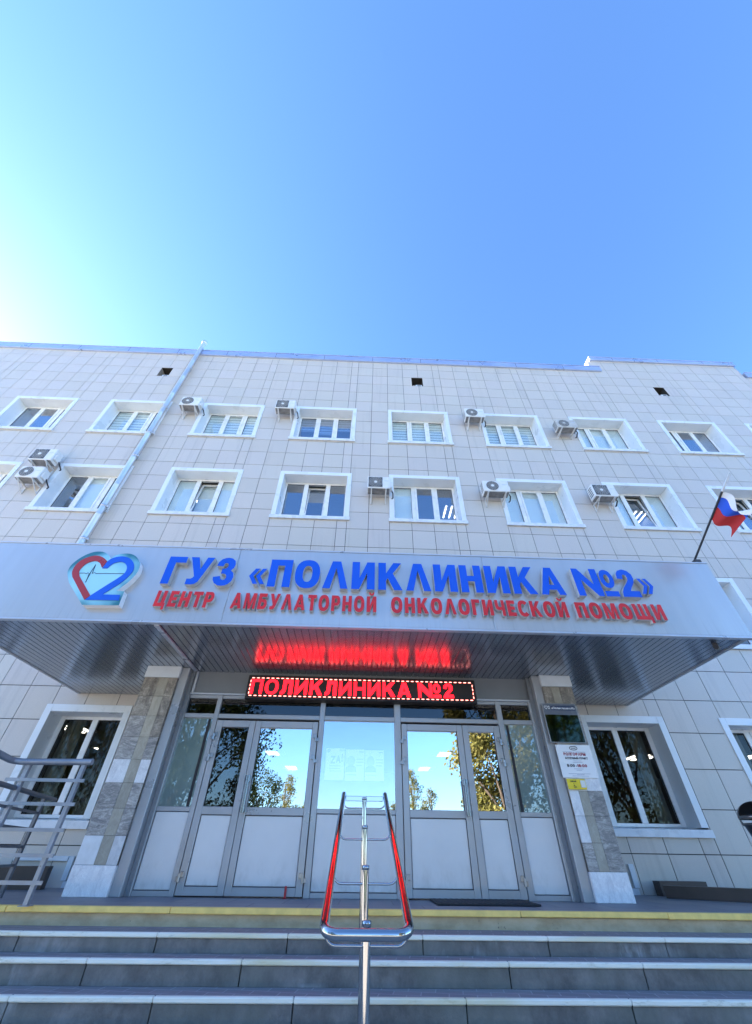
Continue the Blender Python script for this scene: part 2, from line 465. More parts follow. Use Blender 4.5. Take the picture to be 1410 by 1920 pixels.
def copy_obj(o, parent=None, loc=None):
    c = o.copy(); COL.objects.link(c)
    if parent is not None: c.parent = parent
    if loc is not None: c.location = loc
    pw = Vector(WLOC[parent.name]) if parent is not None else Vector((0, 0, 0))
    WLOC[c.name] = tuple(pw + c.location)
    for k in ('label', 'category', 'group'):
        pass
    return c

# ------------------------------------------------------------------ camera
F_PX = 744.568
f_, th, ps, ro = F_PX, 0.714216, 0.0281233, 0.0131207 + .0012
Fv = Vector((math.sin(ps) * math.cos(th), math.cos(ps) * math.cos(th), math.sin(th)))
r0 = Vector((math.cos(ps), -math.sin(ps), 0)); u0 = r0.cross(Fv)
rv = r0 * math.cos(ro) + u0 * math.sin(ro); uv = -r0 * math.sin(ro) + u0 * math.cos(ro)
CAMZ = .41
cam = bpy.data.cameras.new('camera'); co = bpy.data.objects.new('camera', cam); COL.objects.link(co)
co.matrix_world = Matrix(((rv.x, uv.x, -Fv.x, 0), (rv.y, uv.y, -Fv.y, 0), (rv.z, uv.z, -Fv.z, CAMZ), (0, 0, 0, 1)))
cam.sensor_fit = 'VERTICAL'; cam.sensor_height = 24; cam.sensor_width = 24 * 1410 / 1920
cam.lens = F_PX / 1920 * 24; cam.clip_start = .05; cam.clip_end = 3000
SC.camera = co

# ------------------------------------------------------------------ light
SUN_AZ = math.radians(-69); SUN_EL = math.radians(26.5)     # azimuth from +Y towards +X
sd = Vector((math.sin(SUN_AZ) * math.cos(SUN_EL), math.cos(SUN_AZ) * math.cos(SUN_EL), math.sin(SUN_EL)))
w = bpy.data.worlds.new('World'); SC.world = w; w.use_nodes = True
nt = w.node_tree; nt.nodes.clear()
wo = nt.nodes.new('ShaderNodeOutputWorld'); bg = nt.nodes.new('ShaderNodeBackground'); sk = nt.nodes.new('ShaderNodeTexSky')
sk.sky_type = 'NISHITA'; sk.sun_disc = False; sk.sun_elevation = SUN_EL; sk.sun_rotation = SUN_AZ
sk.altitude = 100; sk.air_density = 1.0; sk.dust_density = .45; sk.ozone_density = 8.0
bg.inputs[1].default_value = .088
nt.links.new(sk.outputs[0], bg.inputs[0]); nt.links.new(bg.outputs[0], wo.inputs[0])
sl = bpy.data.lights.new('sun', 'SUN'); so = bpy.data.objects.new('sun', sl); COL.objects.link(so)
sl.energy = 5.0; sl.angle = math.radians(.5); sl.color = (1, .89, .77)
so.rotation_mode = 'QUATERNION'; so.rotation_quaternion = (-sd).to_track_quat('-Z', 'Y'); so.location = (0, -10, 30)
SC.view_settings.view_transform = 'Standard'; SC.view_settings.look = 'None'
SC.view_settings.exposure = 2.75; SC.view_settings.gamma = 1
try: SC.view_settings.use_curve_mapping = False
except Exception: pass
SC.cycles.max_bounces = 8; SC.cycles.transparent_max_bounces = 12
SC.cycles.use_denoising = True
SC.cycles.sample_clamp_indirect = 6

# ------------------------------------------------------------------ ground
mb = MB(); mb.face([(-600, -600, GROUND), (600, -600, GROUND), (600, 600, GROUND), (-600, 600, GROUND)], 'plaza_paving')
mk('ground', mb, kind='structure')
mb = MB(); mb.face([(-60, -70, GROUND + .004), (60, -70, GROUND + .004), (60, -16, GROUND + .004), (-60, -16, GROUND + .004)], 'lawn_green')
mk('lawn', mb, kind='structure')

# ------------------------------------------------------------------ building
BX0, BX1 = -27., 27.
WX0 = .611; SP = 3.2714; WW, WH = 2.149, 1.865
Z3, Z2, Z1 = 10.705, 7.341, 3.98
ROOF = 15.88
b = thing('clinic_building', (0, FD, GROUND), 'four storey clinic building clad in pale beige square tiles with white framed windows', 'building')
openings = []      # (x0,x1,z0,z1)
wins = []
for k in range(-7, 8):
    for row, z in ((3, Z3), (2, Z2)):
        wins.append((WX0 + k * SP, z, WW, WH, row, k))
for k in (2, 3, 4): wins.append((WX0 + k * SP, Z1, WW, WH, 1, k))
wins.append((4.27, .70, 1.69, 1.86, 0, 1)); wins.append((-6.0, .69, 1.62, 1.86, 0, -1))
wins.append((7.09, .70, 2.149, 1.86, 0, 2)); wins.append((-9.3, .69, 2.149, 1.86, 0, -2))
for x, z, ww, hh, r, k in wins: openings.append((x, x + ww, z, z + hh))
vents = [(-8.26, 14.242), (1.565, 14.242), (11.34, 14.242)]
for x, z in vents: openings.append((x, x + .44, z, z + .598))
openings.append((-2.80, 2.80, GROUND, 2.70))

def subtract(r, holes):
    todo = [r]
    for h in holes:
        nxt = []
        for a in todo:
            x0, x1, z0, z1 = a
            if h[1] <= x0 or h[0] >= x1 or h[3] <= z0 or h[2] >= z1: nxt.append(a); continue
            if h[2] > z0: nxt.append((x0, x1, z0, h[2]))
            if h[3] < z1: nxt.append((x0, x1, h[3], z1))
            lo, hi = max(z0, h[2]), min(z1, h[3])
            if h[0] > x0: nxt.append((x0, h[0], lo, hi))
            if h[1] < x1: nxt.append((h[1], x1, lo, hi))
        todo = nxt
    return [t for t in todo if t[1] - t[0] > .012 and t[3] - t[2] > .012]

xs = []
for k in range(-9, 9):
    for d in (0, .61, 1.22, 1.83, 2.10, 2.69): xs.append(WX0 + k * SP + d)
xs = [BX0] + [x for x in xs if BX0 + .1 < x < BX1 - .1] + [BX1]
zs = [14.84 - .598 * j for j in range(-4, 27)]
zs = sorted([z for z in zs if z > -.3])
zs = [GROUND] + zs
tiles = MB(); G = .0062
rng = random.Random(3)
def add_tiles(x0, x1, z0, z1, holes, mat='facade_tile'):
    t = 1 + rng.uniform(-.035, .03); tc = (t * rng.uniform(.985, 1.012), t, t * rng.uniform(.98, 1.02))
    near = [h for h in holes if not (h[1] <= x0 or h[0] >= x1 or h[3] <= z0 or h[2] >= z1)]
    # each tile sits very slightly out of true
    ax, az = rng.uniform(-.0035, .0035), rng.uniform(-.0035, .0035)
    cx, cz = (x0 + x1) / 2, (z0 + z1) / 2
    for (a, c, d, e) in subtract((x0 + G, x1 - G, z0 + G, z1 - G), near):
        P = lambda x, z, dy=0: (x, FD + (x - cx) * ax + (z - cz) * az + dy, z)
        tiles.face([P(a, d), P(c, d), P(c, e), P(a, e)], mat, tc)
        tiles.face([P(a, d, .01), P(c, d, .01), P(c, d), P(a, d)], mat, tc)      # tile edges (thickness)
        tiles.face([P(a, d), P(a, e), P(a, e, .01), P(a, d, .01)], mat, tc)
        tiles.face([P(c, d), P(c, d, .01), P(c, e, .01), P(c, e)], mat, tc)
for i in range(len(xs) - 1):
    for j in range(len(zs)):
        z0 = zs[j]; z1 = zs[j + 1] if j + 1 < len(zs) else 99
        top = 16.78 if 9.53 < (xs[i] + xs[i + 1]) / 2 < 15.9 else ROOF
        if z0 >= top: continue
        add_tiles(xs[i], xs[i + 1], z0, min(z1, top), openings)
mk('facade_cladding', tiles, b)
# structural wall behind the cladding
wall = MB()
bx = sorted(set([BX0, BX1] + [o[0] for o in openings] + [o[1] for o in openings]))
bz = sorted(set([GROUND, ROOF] + [o[2] for o in openings] + [o[3] for o in openings]))
for i in range(len(bx) - 1):
    for (a, c, d, e) in subtract((bx[i], bx[i + 1], GROUND, ROOF), openings):
        wall.face([(a, FD + .022, d), (c, FD + .022, d), (c, FD + .022, e), (a, FD + .022, e)], 'joint_dark')
        wall.face([(a, FD + .30, d), (a, FD + .30, e), (c, FD + .30, e), (c, FD + .30, d)], 'room_pale')
DEPTH = 17.2
wall.box(BX0, BX0 + .3, FD + .03, 24, GROUND, ROOF, 'facade_tile'); wall.box(BX1 - .3, BX1, FD + .03, 24, GROUND, ROOF, 'facade_tile')
wall.box(BX0 + .31, BX1 - .31, 23.7, 24, GROUND, ROOF, 'facade_tile')
mk('structural_wall', wall, b)
rf = MB(); rf.box(BX0 + .31, BX1 - .31, FD + .31, 23.69, ROOF - .5, ROOF - .2, 'roofing')
mk('roof', rf, b)
# interiors
rm = MB()
for z0, z1 in ((Z1 - .8, Z1 + 2.05), (Z2 - .8, Z2 + 2.26), (Z3 - .8, Z3 + 2.26)):
    rm.face([(BX0 + .4, FD + .31, z1), (BX0 + .4, 14.5, z1), (BX1 - .4, 14.5, z1), (BX1 - .4, FD + .31, z1)], 'ceiling_white')
    rm.face([(BX0 + .4, FD + .31, z0), (BX1 - .4, FD + .31, z0), (BX1 - .4, 14.5, z0), (BX0 + .4, 14.5, z0)], 'room_dark')
    rm.face([(BX0 + .4, 14.5, z0), (BX1 - .4, 14.5, z0), (BX1 - .4, 14.5, z1), (BX0 + .4, 14.5, z1)], 'room_pale')
    for k in range(-8, 9):
        x = WX0 + k * SP - .55
        rm.box(x - .05, x + .05, FD + .45, 14.49, z0 + .01, z1 - .01, 'room_pale')
mk('upper_rooms', rm, b)
rm = MB()
rm.face([(-15, FD + .31, 2.72), (-15, DEPTH, 2.72), (15, DEPTH, 2.72), (15, FD + .31, 2.72)], 'room_lobby')
rm.face([(-15, FD + .31, 0.0), (15, FD + .31, 0.0), (15, DEPTH, 0.0), (-15, DEPTH, 0.0)], 'room_dark')
rm.face([(-15, DEPTH, 0), (15, DEPTH, 0), (15, DEPTH, 2.72), (-15, DEPTH, 2.72)], 'room_dark')
rm.box(-3.15, -3.05, FD + .02, 11.2, .01, 2.71, 'room_dark'); rm.box(3.05, 3.15, FD + .02, 11.2, .01, 2.71, 'room_dark')
rm.box(7.6, 7.7, FD + .45, 10.3, .01, 2.71, 'room_pale'); rm.box(-6.55, -6.45, FD + .9, 9.9, .01, 2.71, 'room_pale')
rm.box(4.9, 6.3, 11.9, 12.3, .01, 1.2, 'room_dark'); rm.box(-5.6, -4.4, 10.9, 11.3, .01, 1.7, 'room_dark')
mk('ground_floor_room', rm, b)
# roof edge trims
def trim(x0, x1, z, h=.40):
    t = MB(); t.box(x0 - .004, x0 - .001, FD - .06, FD + .48, z, z + h - .1, 'roof_trim_metal'); t.bbox(x0, x1, FD - .07, FD + .5, z - .01, z + h - .09, 'roof_trim_metal', .008)
    t.bbox(x0 - .0, x1 + .0, FD - .09, FD + .52, z + h - .085, z + h - .05, 'roof_trim_metal', .006)
    x = x0 + 1.0
    while x < x1 - .5:
        t.box(x, x + .012, FD - .073, FD - .071, z, z + h - .1, 'joint_dark'); x += 2.0
    return t
o = mk('roof_trim', trim(BX0, 9.62, ROOF), b)
mk('roof_trim', trim(9.42, 15.86, 16.78, .30), b); mk('roof_trim', trim(15.87, BX1, ROOF - .02), b)
pp = MB(); pp.box(9.53, 15.85, FD + .025, 12.0, ROOF - .2, 16.76, 'joint_dark'); pp.box(9.50, 9.528, FD + .03, 11.9, ROOF + .2, 16.75, 'plinth_trim')
pp.box(15.852, 15.88, FD + .03, 11.9, ROOF + .2, 16.75, 'plinth_trim')
mk('raised_parapet', pp, b)
# vent openings with the masonry and a block inside
for i, (x, z) in enumerate(vents):
    v = MB(); h = .598; wv = .44
    v.face([(x, FD + .02, z), (x, FD + .02, z + h), (x, FD + .5, z + h), (x, FD + .5, z)], 'rough_masonry')
    v.face([(x + wv, FD + .02, z), (x + wv, FD + .5, z), (x + wv, FD + .5, z + h), (x + wv, FD + .02, z + h)], 'dark_void')
    v.face([(x, FD + .02, z + h), (x + wv, FD + .02, z + h), (x + wv, FD + .5, z + h), (x, FD + .5, z + h)], 'dark_void')
    v.face([(x, FD + .02, z), (x, FD + .5, z), (x + wv, FD + .5, z), (x + wv, FD + .02, z)], 'rough_masonry')
    v.face([(x, FD + .5, z), (x, FD + .5, z + h), (x + wv, FD + .5, z + h), (x + wv, FD + .5, z)], 'dark_void')
    v.box(x + .08, x + .36, FD + .22, FD + .40, z + .26, z + .40, 'rough_masonry')
    v.box(x + .16, x + .40, FD + .05, FD + .2, z + .0, z + .16, 'plinth_trim')
    v.box(x + .22, x + .36, FD + .045, FD + .048, z + .05, z + .12, 'dark_void')
    mk('vent_opening', v, b)
# plinth trims
t = MB(); t.bbox(3.5, 4.42, FD - .03, FD + .0, -.02, .075, 'plinth_trim'); t.bbox(4.36, 4.44, FD - .04, FD - .0, .078, .36, 'plinth_trim'); mk('plinth_trim', t, b)
t = MB(); t.bbox(-4.42, -3.5, FD - .03, FD + .0, -.02, .075, 'plinth_trim'); t.bbox(-4.46, -4.38, FD - .04, FD - .0, .078, .36, 'plinth_trim'); t.bbox(-5.3, -4.47, FD - .04, FD - .0, .30, .36, 'plinth_trim'); mk('plinth_trim', t, b)

# ------------------------------------------------------------------ windows
def rect_frame(mb, x0, x1, z0, z1, y0, y1, wd, mat, b=.004):
    mb.bbox(x0, x0 + wd, y0, y1, z0, z1, mat, b); mb.bbox(x1 - wd, x1, y0, y1, z0, z1, mat, b)
    mb.bbox(x0 + wd, x1 - wd, y0 + .0015, y1, z0, z0 + wd, mat, b); mb.bbox(x0 + wd, x1 - wd, y0 + .0015, y1, z1 - wd, z1, mat, b)
def surround(ww, hh):
    s = MB(); B = .128; c = 'casing_white'
    s.bbox(0, B, -.022, .03, 0.132, hh, c); s.bbox(ww - B, ww, -.022, .03, .132, hh, c)
    s.bbox(B, ww - B, -.0205, .03, hh - B, hh, c)
    s.box(B - .012, B, .03, .42, .132, hh - B, c); s.box(ww - B, ww - B + .012, .03, .42, .132, hh - B, c)
    s.box(B - .012, ww - B + .012, .03, .42, hh - B, hh - B + .012, c)
    return s
def sill(ww):
    s = MB()
    s.raw([(-.02, -.055, .0), (ww + .02, -.055, .0), (ww + .02, -.055, .105), (-.02, -.055, .105), (-.02, .42, .148), (ww + .02, .42, .148), (-.02, .42, .11), (ww + .02, .42, .11), (-.02, -.02, 0), (ww + .02, -.02, 0)],
          [(0, 1, 2, 3), (3, 2, 5, 4), (8, 9, 1, 0), (6, 7, 9, 8), (0, 3, 4, 6, 8), (1, 9, 7, 5, 2)], 'sill_white')
    return s
cache = {}
def mesh_copy(key, name, builder, parent, loc):
    """first use builds, later uses copy the object and share its mesh"""
    if key in cache:
        o = cache[key].copy(); COL.objects.link(o); o.parent = parent
        o.location = Vector(loc) - Vector(WLOC[parent.name]); WLOC[o.name] = tuple(loc); return o
    o = mk(name, builder(), parent, loc=loc); cache[key] = o
    return o
def make_window(x, z, ww, hh, secs, tilt=None, blinds=(), panes=None, key=''):
    L = (x, FD, z)
    wn = mesh_copy(('sur', ww, hh), 'window', lambda: surround(ww, hh), b, L)
    mesh_copy(('sill', ww), 'sill', lambda: sill(ww), wn, L)
    lo, hi = .15, hh - .128
    def frame():
        f = MB()
        f.bbox(.128, secs[0][0], .355, .425, lo, hi, 'pvc_white'); f.bbox(secs[-1][1], ww - .128, .355, .425, lo, hi, 'pvc_white')
        f.bbox(secs[0][0], secs[-1][1], .357, .425, lo, lo + .05, 'pvc_white'); f.bbox(secs[0][0], secs[-1][1], .357, .425, hi - .05, hi, 'pvc_white')
        for a, c in zip(secs[:-1], secs[1:]): f.bbox(a[1], c[0], .356, .425, lo + .05, hi - .05, 'pvc_white')
        # rubber seals round the panes
        for i, (s0, s1) in enumerate(secs):
            e = .006
            for q in ((s0, s0 + e, lo + .05, hi - .05), (s1 - e, s1, lo + .05, hi - .05), (s0 + e, s1 - e, lo + .05, lo + .05 + e), (s0 + e, s1 - e, hi - .05 - e, hi - .05)):
                f.box(q[0], q[1], .38, .40, q[2], q[3], 'joint_dark')
        return f
    mesh_copy(('fr', ww, hh), 'frame', frame, wn, L)
    mid = 1 if len(secs) == 3 else None
    for i, (s0, s1) in enumerate(secs):
        pm = (panes or {}).get(i, 'pane_sky')
        if i == mid:
            ang = math.radians(7) if tilt else 0
            def sash():
                f = MB(); z0, z1 = lo + .03, hi - .03
                rect_frame(f, s0 - .025, s1 + .025, z0, z1, .335, .378, .06, 'pvc_white')
                if ang:
                    f.v = [(p[0], .36 + (p[1] - .36) * math.cos(ang) + (p[2] - z0) * math.sin(ang), z0 + (p[2] - z0) * math.cos(ang) - (p[1] - .36) * math.sin(ang)) for p in f.v]
                return f
            mesh_copy(('sash', ww, hh, bool(tilt)), 'opening_sash', sash, wn, L)
            def pane():
                f = MB(); z0, z1 = lo + .03, hi - .03
                f.box(s0 + .036, s1 - .036, .353, .361, z0 + .061, z1 - .061, pm)
                if ang:
                    f.v = [(p[0], .36 + (p[1] - .36) * math.cos(ang) + (p[2] - z0) * math.sin(ang), z0 + (p[2] - z0) * math.cos(ang)) for p in f.v]
                return f
        else:
            def pane():
                f = MB(); f.box(s0, s1, .386, .394, lo + .05, hi - .05, pm); return f
        mesh_copy(('pane', ww, hh, i, pm, bool(tilt) and i == mid), 'pane', pane, wn, L)
    for (i, mat, drop) in blinds:
        s0, s1 = secs[i]; off = .62 if (tilt and i == mid) else .435
        def bl():
            f = MB(); f.box(s0 - .03, s1 + .03, off, off + .006, hi - (hi - lo) * drop, hi + .02, mat)
            f.tube([(s0 - .03, off + .0, hi - (hi - lo) * drop), (s1 + .03, off + .0, hi - (hi - lo) * drop)], .012, mat, 6)
            return f
        mesh_copy(('bl', ww, hh, i, mat, drop, off), 'blind', bl, wn, L)
    return wn
S3 = [(.185, .70), (.835, 1.365), (1.50, 1.965)]
Zb = lambda d=1.: [(0, 'blind_zebra', d), (1, 'blind_zebra', d), (2, 'blind_zebra', d)]
Pl = lambda d=1., m='blind_white': [(0, m, d), (1, m, d), (2, m, d)]
C = 'pane_clear'; allc = {0: C, 1: C, 2: C}
spec3 = {-4: (None, [(0, 'blind_grey', 1.)], {}), -3: (None, Zb(), allc), -2: (None, Zb(), allc), -1: (None, [(0, 'blind_zebra', .45), (2, 'blind_zebra', .4), (1, 'blind_zebra', .55)], {}),
         0: (None, Zb(), allc), 1: (None, Zb(), allc), 2: (None, Pl(.95), allc), 3: (None, [(2, 'blind_grey', .8)], {}), 4: (None, [], {})}
spec2 = {-4: (None, [], {}), -3: (None, [(1, 'blind_white', 1.), (2, 'blind_white', .9)], {1: C, 2: C}), -2: (True, [(0, 'blind_white', .97), (1, 'blind_white', .8), (2, 'blind_white', .97)], allc),
         -1: (True, [(1, 'blind_white', .35)], {}), 0: (None, [(0, 'blind_white', 1.)], {0: C}), 1: (None, Pl(), allc), 2: (True, [(0, 'blind_white', 1.), (2, 'blind_white', 1.)], {0: C, 2: C}), 3: (True, [], {})}
for x, z, ww, hh, r, k in wins:
    if r in (2, 3):
        tl, bl_, pn = (spec3 if r == 3 else spec2).get(k, (None, Pl(.6), {}))
        make_window(x, z, ww, hh, S3, tl, bl_, pn)
    elif r == 1:
        make_window(x, z, ww, hh, S3, None, Pl(.7), {})
    else:
        secs = [(.215, ww / 2 - .055), (ww / 2 + .055, ww - .215)]
        if k in (2, -2): secs = S3
        wn = make_window(x, z, ww, hh, secs, None, [], {0: 'pane_dark', 1: 'pane_dark', 2: 'pane_dark'})
        def drape(x0, x1, off, mat, z0=.2):
            f = MB(); n = 14
            for q in range(n):
                a0, a1 = q / n, (q + 1) / n
                ya = off + .018 * math.sin(a0 * 19); yb = off + .018 * math.sin(a1 * 19)
                f.face([(x0 + (x1 - x0) * a0, ya, z0), (x0 + (x1 - x0) * a1, yb, z0), (x0 + (x1 - x0) * a1, yb, hh - .1), (x0 + (x1 - x0) * a0, ya, hh - .1)], mat, 1., True)
            mk('curtain', f, wn, loc=(x, FD, z))
        if k == -1: drape(.16, .50, .60, 'drape_grey'); drape(.86, 1.16, .75, 'drape_brown')
        if k == 1: drape(1.22, 1.5, .58, 'drape_grey'); drape(.30, .62, 1.5, 'drape_brown', .2)
        if k == 2: drape(1.4, 2.0, .6, 'drape_grey')
        if k == -1:      # small dark heart decals on the panes
            for s0, s1 in secs:
                d = MB()
                for q in range(4):
                    cx = x + s0 + (s1 - s0) * .55; cz = z + .42 + q * .235
                    pts = []
                    for a in range(15):
                        tt = 2 * math.pi * a / 15
                        pts.append((cx + .026 * 16 * math.sin(tt) ** 3 / 16, FD + .381, cz + .028 * (13 * math.cos(tt) - 5 * math.cos(2 * tt) - 2 * math.cos(3 * tt) - math.cos(4 * tt)) / 16))
                    d.tube(pts + [pts[0]], .0055, 'ink_black', 4, False)
                    d.tube([(cx + .005, FD + .381, cz), (cx + .03, FD + .381, cz + .012), (cx + .012, FD + .381, cz - .022), (cx + .036, FD + .381, cz - .022)], .004, 'ink_black', 4, False)
                mk('heart_decal', d, wn)

# interior ceiling lights seen through the panes
def ceiling_light(x, y, z, label, lx=.3, ly=1.2, strips=3, bright='tube_light', thin=.24):
    t = thing('ceiling_light', (x, y, z - .06), label, 'ceiling light', 'ceiling lights inside the clinic')
    h = MB(); h.box(x - lx, x + lx, y - ly / 2, y + ly / 2, z - .05, z - .005, 'ceiling_white'); mk('housing', h, t)
    d = MB()
    for i in range(strips):
        wdt = 2 * lx / strips; c = x - lx + wdt * (i + .5)
        d.box(c - wdt * thin, c + wdt * thin, y - ly / 2 + .03, y + ly / 2 - .03, z - .06, z - .052, bright)
    mk('tube', d, t)
ceiling_light(2.9, 10.4, Z2 + 2.25, 'lit three tube ceiling light behind the right pane of the window above the blue sign', .3, .7, thin=.11)
ceiling_light(9.5, 10.35, Z2 + 2.25, 'lit three tube ceiling light behind the tilted open window nearest the flag', .3, .7, thin=.11)
ceiling_light(-5.65, 10.3, Z2 + 2.25, 'lit ceiling light behind the tilted open window right of the vent pipe', .3, .6, thin=.11)
ceiling_light(-2.55, 13.5, 2.71, 'lit ceiling light seen in the left entrance door glass, upper of two', .35, .7, 1)
ceiling_light(-2.3, 16.0, 2.71, 'lit ceiling light seen in the left entrance door glass, lower of two', .35, .7, 1)
ceiling_light(2.44, 13.2, 2.71, 'lit ceiling light seen in the right entrance door glass, upper of two', .35, .7, 1)
ceiling_light(2.2, 15.8, 2.71, 'lit ceiling light seen in the right entrance door glass, lower of two', .35, .7, 1)
ceiling_light(-6.9, 11.0, 2.71, 'lit striped ceiling light in the left ground floor window, in the left pane', .33, .75)
ceiling_light(-7.3, 13.6, 2.71, 'lit striped ceiling light in the left ground floor window, in the right pane', .33, .75)
ceiling_light(8.15, 13.1, 2.71, 'lit striped ceiling light inside the ground floor window right of the pharmacy plaque', .4, .9)
ceiling_light(11.0, 12.8, 2.71, 'lit ceiling light inside the ground floor window at the right photo edge', .33, .75)

# ------------------------------------------------------------------ vent pipe
px, py = -7.10, FD - .15
t = thing('ventilation_pipe', (px, py, 3.9), 'tall shiny steel ventilation pipe running up the tiled facade past the roof', 'pipe')
zlist = [3.9, 5.0, 6.1, 7.2, 8.3, 9.45, 10.6, 11.75, 12.9, 14.05, 15.2, 16.6]
p_ = MB()
for a, c in zip(zlist[:-1], zlist[1:]):
    p_.lathe((px, py, 0), [(.076, a), (.076, c - .06), (.079, c - .055), (.079, c - .03), (.076, c - .025), (.076, c)], 'galvanised', 24)
mk('duct', p_, t)
for zc in (6.35, 7.45, 9.5, 10.62, 12.0, 14.6):
    c = MB(); c.lathe((px, py, zc), [(.077, -.03), (.087, -.03), (.087, .03), (.077, .03)], 'galvanised', 24)
    c.bbox(px + .075, px + .125, py - .02, py + .02, zc - .03, zc + .03, 'galvanised'); c.bbox(px - .02, px + .02, py + .075, FD - .001, zc - .02, zc + .02, 'galvanised')
    mk('clamp', c, t)
c = MB(); c.lathe((px, py, 16.6), [(.077, 0), (.105, .04), (.108, .09), (.108, .11), (.07, .13), (.001, .14)], 'galvanised', 24); mk('cap', c, t)

# ------------------------------------------------------------------ air conditioners
def ac(label, x, z, W=.66, H=.47, rnd=True, mat='ac_white', D=.28, gap=.13, legs=.26, brand=True):
    t = thing('air_conditioner', (x + W / 2, FD, z - .04), label, 'air conditioner', 'air conditioner outdoor units on the facade')
    y0, y1 = FD - gap - D, FD - gap
    c = MB(); c.bbox(x, x + W, y0, y1, z, z + H, mat, .018)
    c.box(x + .02, x + W - .02, y0 + .02, y1 - .02, z - .012, z - .002, 'ac_under')
    c.bbox(x + W, x + W + .05, y0 + .05, y1 - .03, z + .08, z + .26, mat, .01)      # valve cover
    for q in range(5): c.box(x - .003, x - .001, y0 + .05, y1 - .05, z + .08 + q * .07, z + .11 + q * .07, 'ac_grille')
    mk('casing', c, t)
    g = MB(); cx, cz, R = x + W * .36, z + H * .5, H * .42
    if rnd: g.tube([(cx, y0 - .004, cz), (cx, y0 - .001, cz)], R, 'ac_grille', 32)
    else: g.box(x + .03, x + W * .66, y0 - .004, y0 - .001, z + .035, z + H - .035, 'ac_grille')
    for q in range(1, 6):
        rr = R * q / 5
        pts = [(cx + rr * math.cos(a * math.pi / 16), y0 - .010, cz + rr * math.sin(a * math.pi / 16)) for a in range(33)]
        g.tube(pts, .0028, 'bracket_white', 4, False)
    for q in range(18):
        a = q * math.pi / 9
        g.tube([(cx + .04 * math.cos(a), y0 - .009, cz + .04 * math.sin(a)), (cx + R * math.cos(a), y0 - .009, cz + R * math.sin(a))], .0025, 'bracket_white', 4, False)
    g.tube([(cx, y0 - .016, cz), (cx, y0 - .004, cz)], .045, mat, 16)
    mk('fan_grille', g, t)
    if brand:
        l = MB(); l.box(x + W * .74, x + W * .93, y0 - .003, y0 - .001, z + H * .60, z + H * .64, 'poster_ink_pale'); mk('badge', l, t)
    for bx_ in (x + .10, x + W - .14):
        k = MB()
        k.bbox(bx_, bx_ + .035, y0 - .02, FD - .002, z - .05, z - .013, 'bracket_white')
        k.bbox(bx_, bx_ + .035, FD - .032, FD - .003, z - legs - .02, z - .052, 'bracket_white')
        k.tube([(bx_ + .018, y0 + .04, z - .045), (bx_ + .018, FD - .02, z - legs)], .013, 'bracket_white', 6)
        mk('bracket', k, t)
    h = MB(); h.tube([(x + W + .04, y1 - .06, z + .14), (x + W + .09, y1 - .02, z + .05), (x + W + .10, FD - .03, z - .02), (x + W + .06, FD - .012, z - .05)], .018, 'black_rubber', 8)
    mk('hose', h, t)
    return t
ac('white round grilled air conditioner on the top floor, just right of the steel pipe', -6.49, 11.85)
ac('white square grilled air conditioner on the top floor, left of the dark striped window', -3.27, 11.88, rnd=False)
ac('white round grilled air conditioner on the top floor, right of the central striped window', 3.25, 11.80)
ac('dingy grey air conditioner, rightmost on the top floor, beside a plain pale window', 6.33, 11.40, W=.68, H=.42, mat='ac_dirty', legs=.12)
ac('white square grilled air conditioner, upper of the stacked pair left of the steel pipe', -9.82, 8.92, rnd=False)
ac('white round grilled air conditioner, lower of the stacked pair left of the steel pipe', -9.77, 8.20, W=.64, H=.43)
ac('white square grilled air conditioner above the middle of the blue lettering', -.03, 8.24, W=.65, H=.46, rnd=False)
ac('white air conditioner with large round fan, above the right end of the blue lettering', 3.29, 8.27, W=.74, H=.42, mat='ac_white')
ac('white air conditioner with square grille beside the tilted open window nearest the flag', 6.47, 8.23, W=.68, H=.46, rnd=False)

# ------------------------------------------------------------------ canopy
SZ = 2.745; CY = 5.09; CX0, CX1 = -5.58, 5.40; CT = 3.965
cp = thing('entrance_canopy', (0, CY, SZ), 'wide silver grey entrance canopy with ribbed metal underside', 'canopy')
m_ = MB()
seams = [CX0, -1.93, 1.795, CX1]
for a, c in zip(seams[:-1], seams[1:]): m_.bbox(a + .003, c - .003, CY, CY + .05, 2.765, CT, 'fascia_aluminium', .006)
m_.box(CX0 + .01, CX1 - .01, CY + .012, CY + .048, 2.77, CT - .01, 'fascia_aluminium')
m_.bbox(CX1 - .05, CX1, CY + .052, FD - .03, 2.765, CT, 'fascia_aluminium', .006); m_.bbox(CX0, CX0 + .05, CY + .052, FD - .03, 2.765, CT, 'fascia_aluminium', .006)
mk('fascia', m_, cp)
m_ = MB(); m_.box(CX0 + .052, CX1 - .052, CY + .052, FD - .04, 3.30, 3.42, 'roofing'); mk('deck', m_, cp)
m_ = MB()
m_.bbox(CX0 - .0, CX1 + .0, CY - .012, CY + .06, 2.735, 2.763, 'aluminium_light', .004)
m_.bbox(CX1 - .12, CX1 - .055, CY + .062, FD - .03, 2.738, 2.80, 'aluminium_grey', .004)
m_.bbox(CX0 + .055, CX0 + .12, CY + .062, FD - .03, 2.738, 2.80, 'aluminium_grey', .004)
m_.bbox(CX0 - .0, CX1 + .0, CY - .008, CY + .09, CT + .001, CT + .025, 'aluminium_light', .004)
mk('edge_trim', m_, cp)
m_ = MB(); x = CX0 + .122; P = .1
while x < CX1 - .13:
    x1 = min(x + P, CX1 - .122)
    e = .008
    vs = []
    for y in (CY + .061, FD - .035):
        vs += [(x, y, SZ + .011), (x + e, y, SZ + .011), (x + e + .004, y, SZ), (x1 - .004, y, SZ), (x1, y, SZ + .011)]
    m_.raw(vs, [(0, 1, 6, 5), (1, 2, 7, 6), (2, 3, 8, 7), (3, 4, 9, 8)], 'soffit_metal')
    x = x1
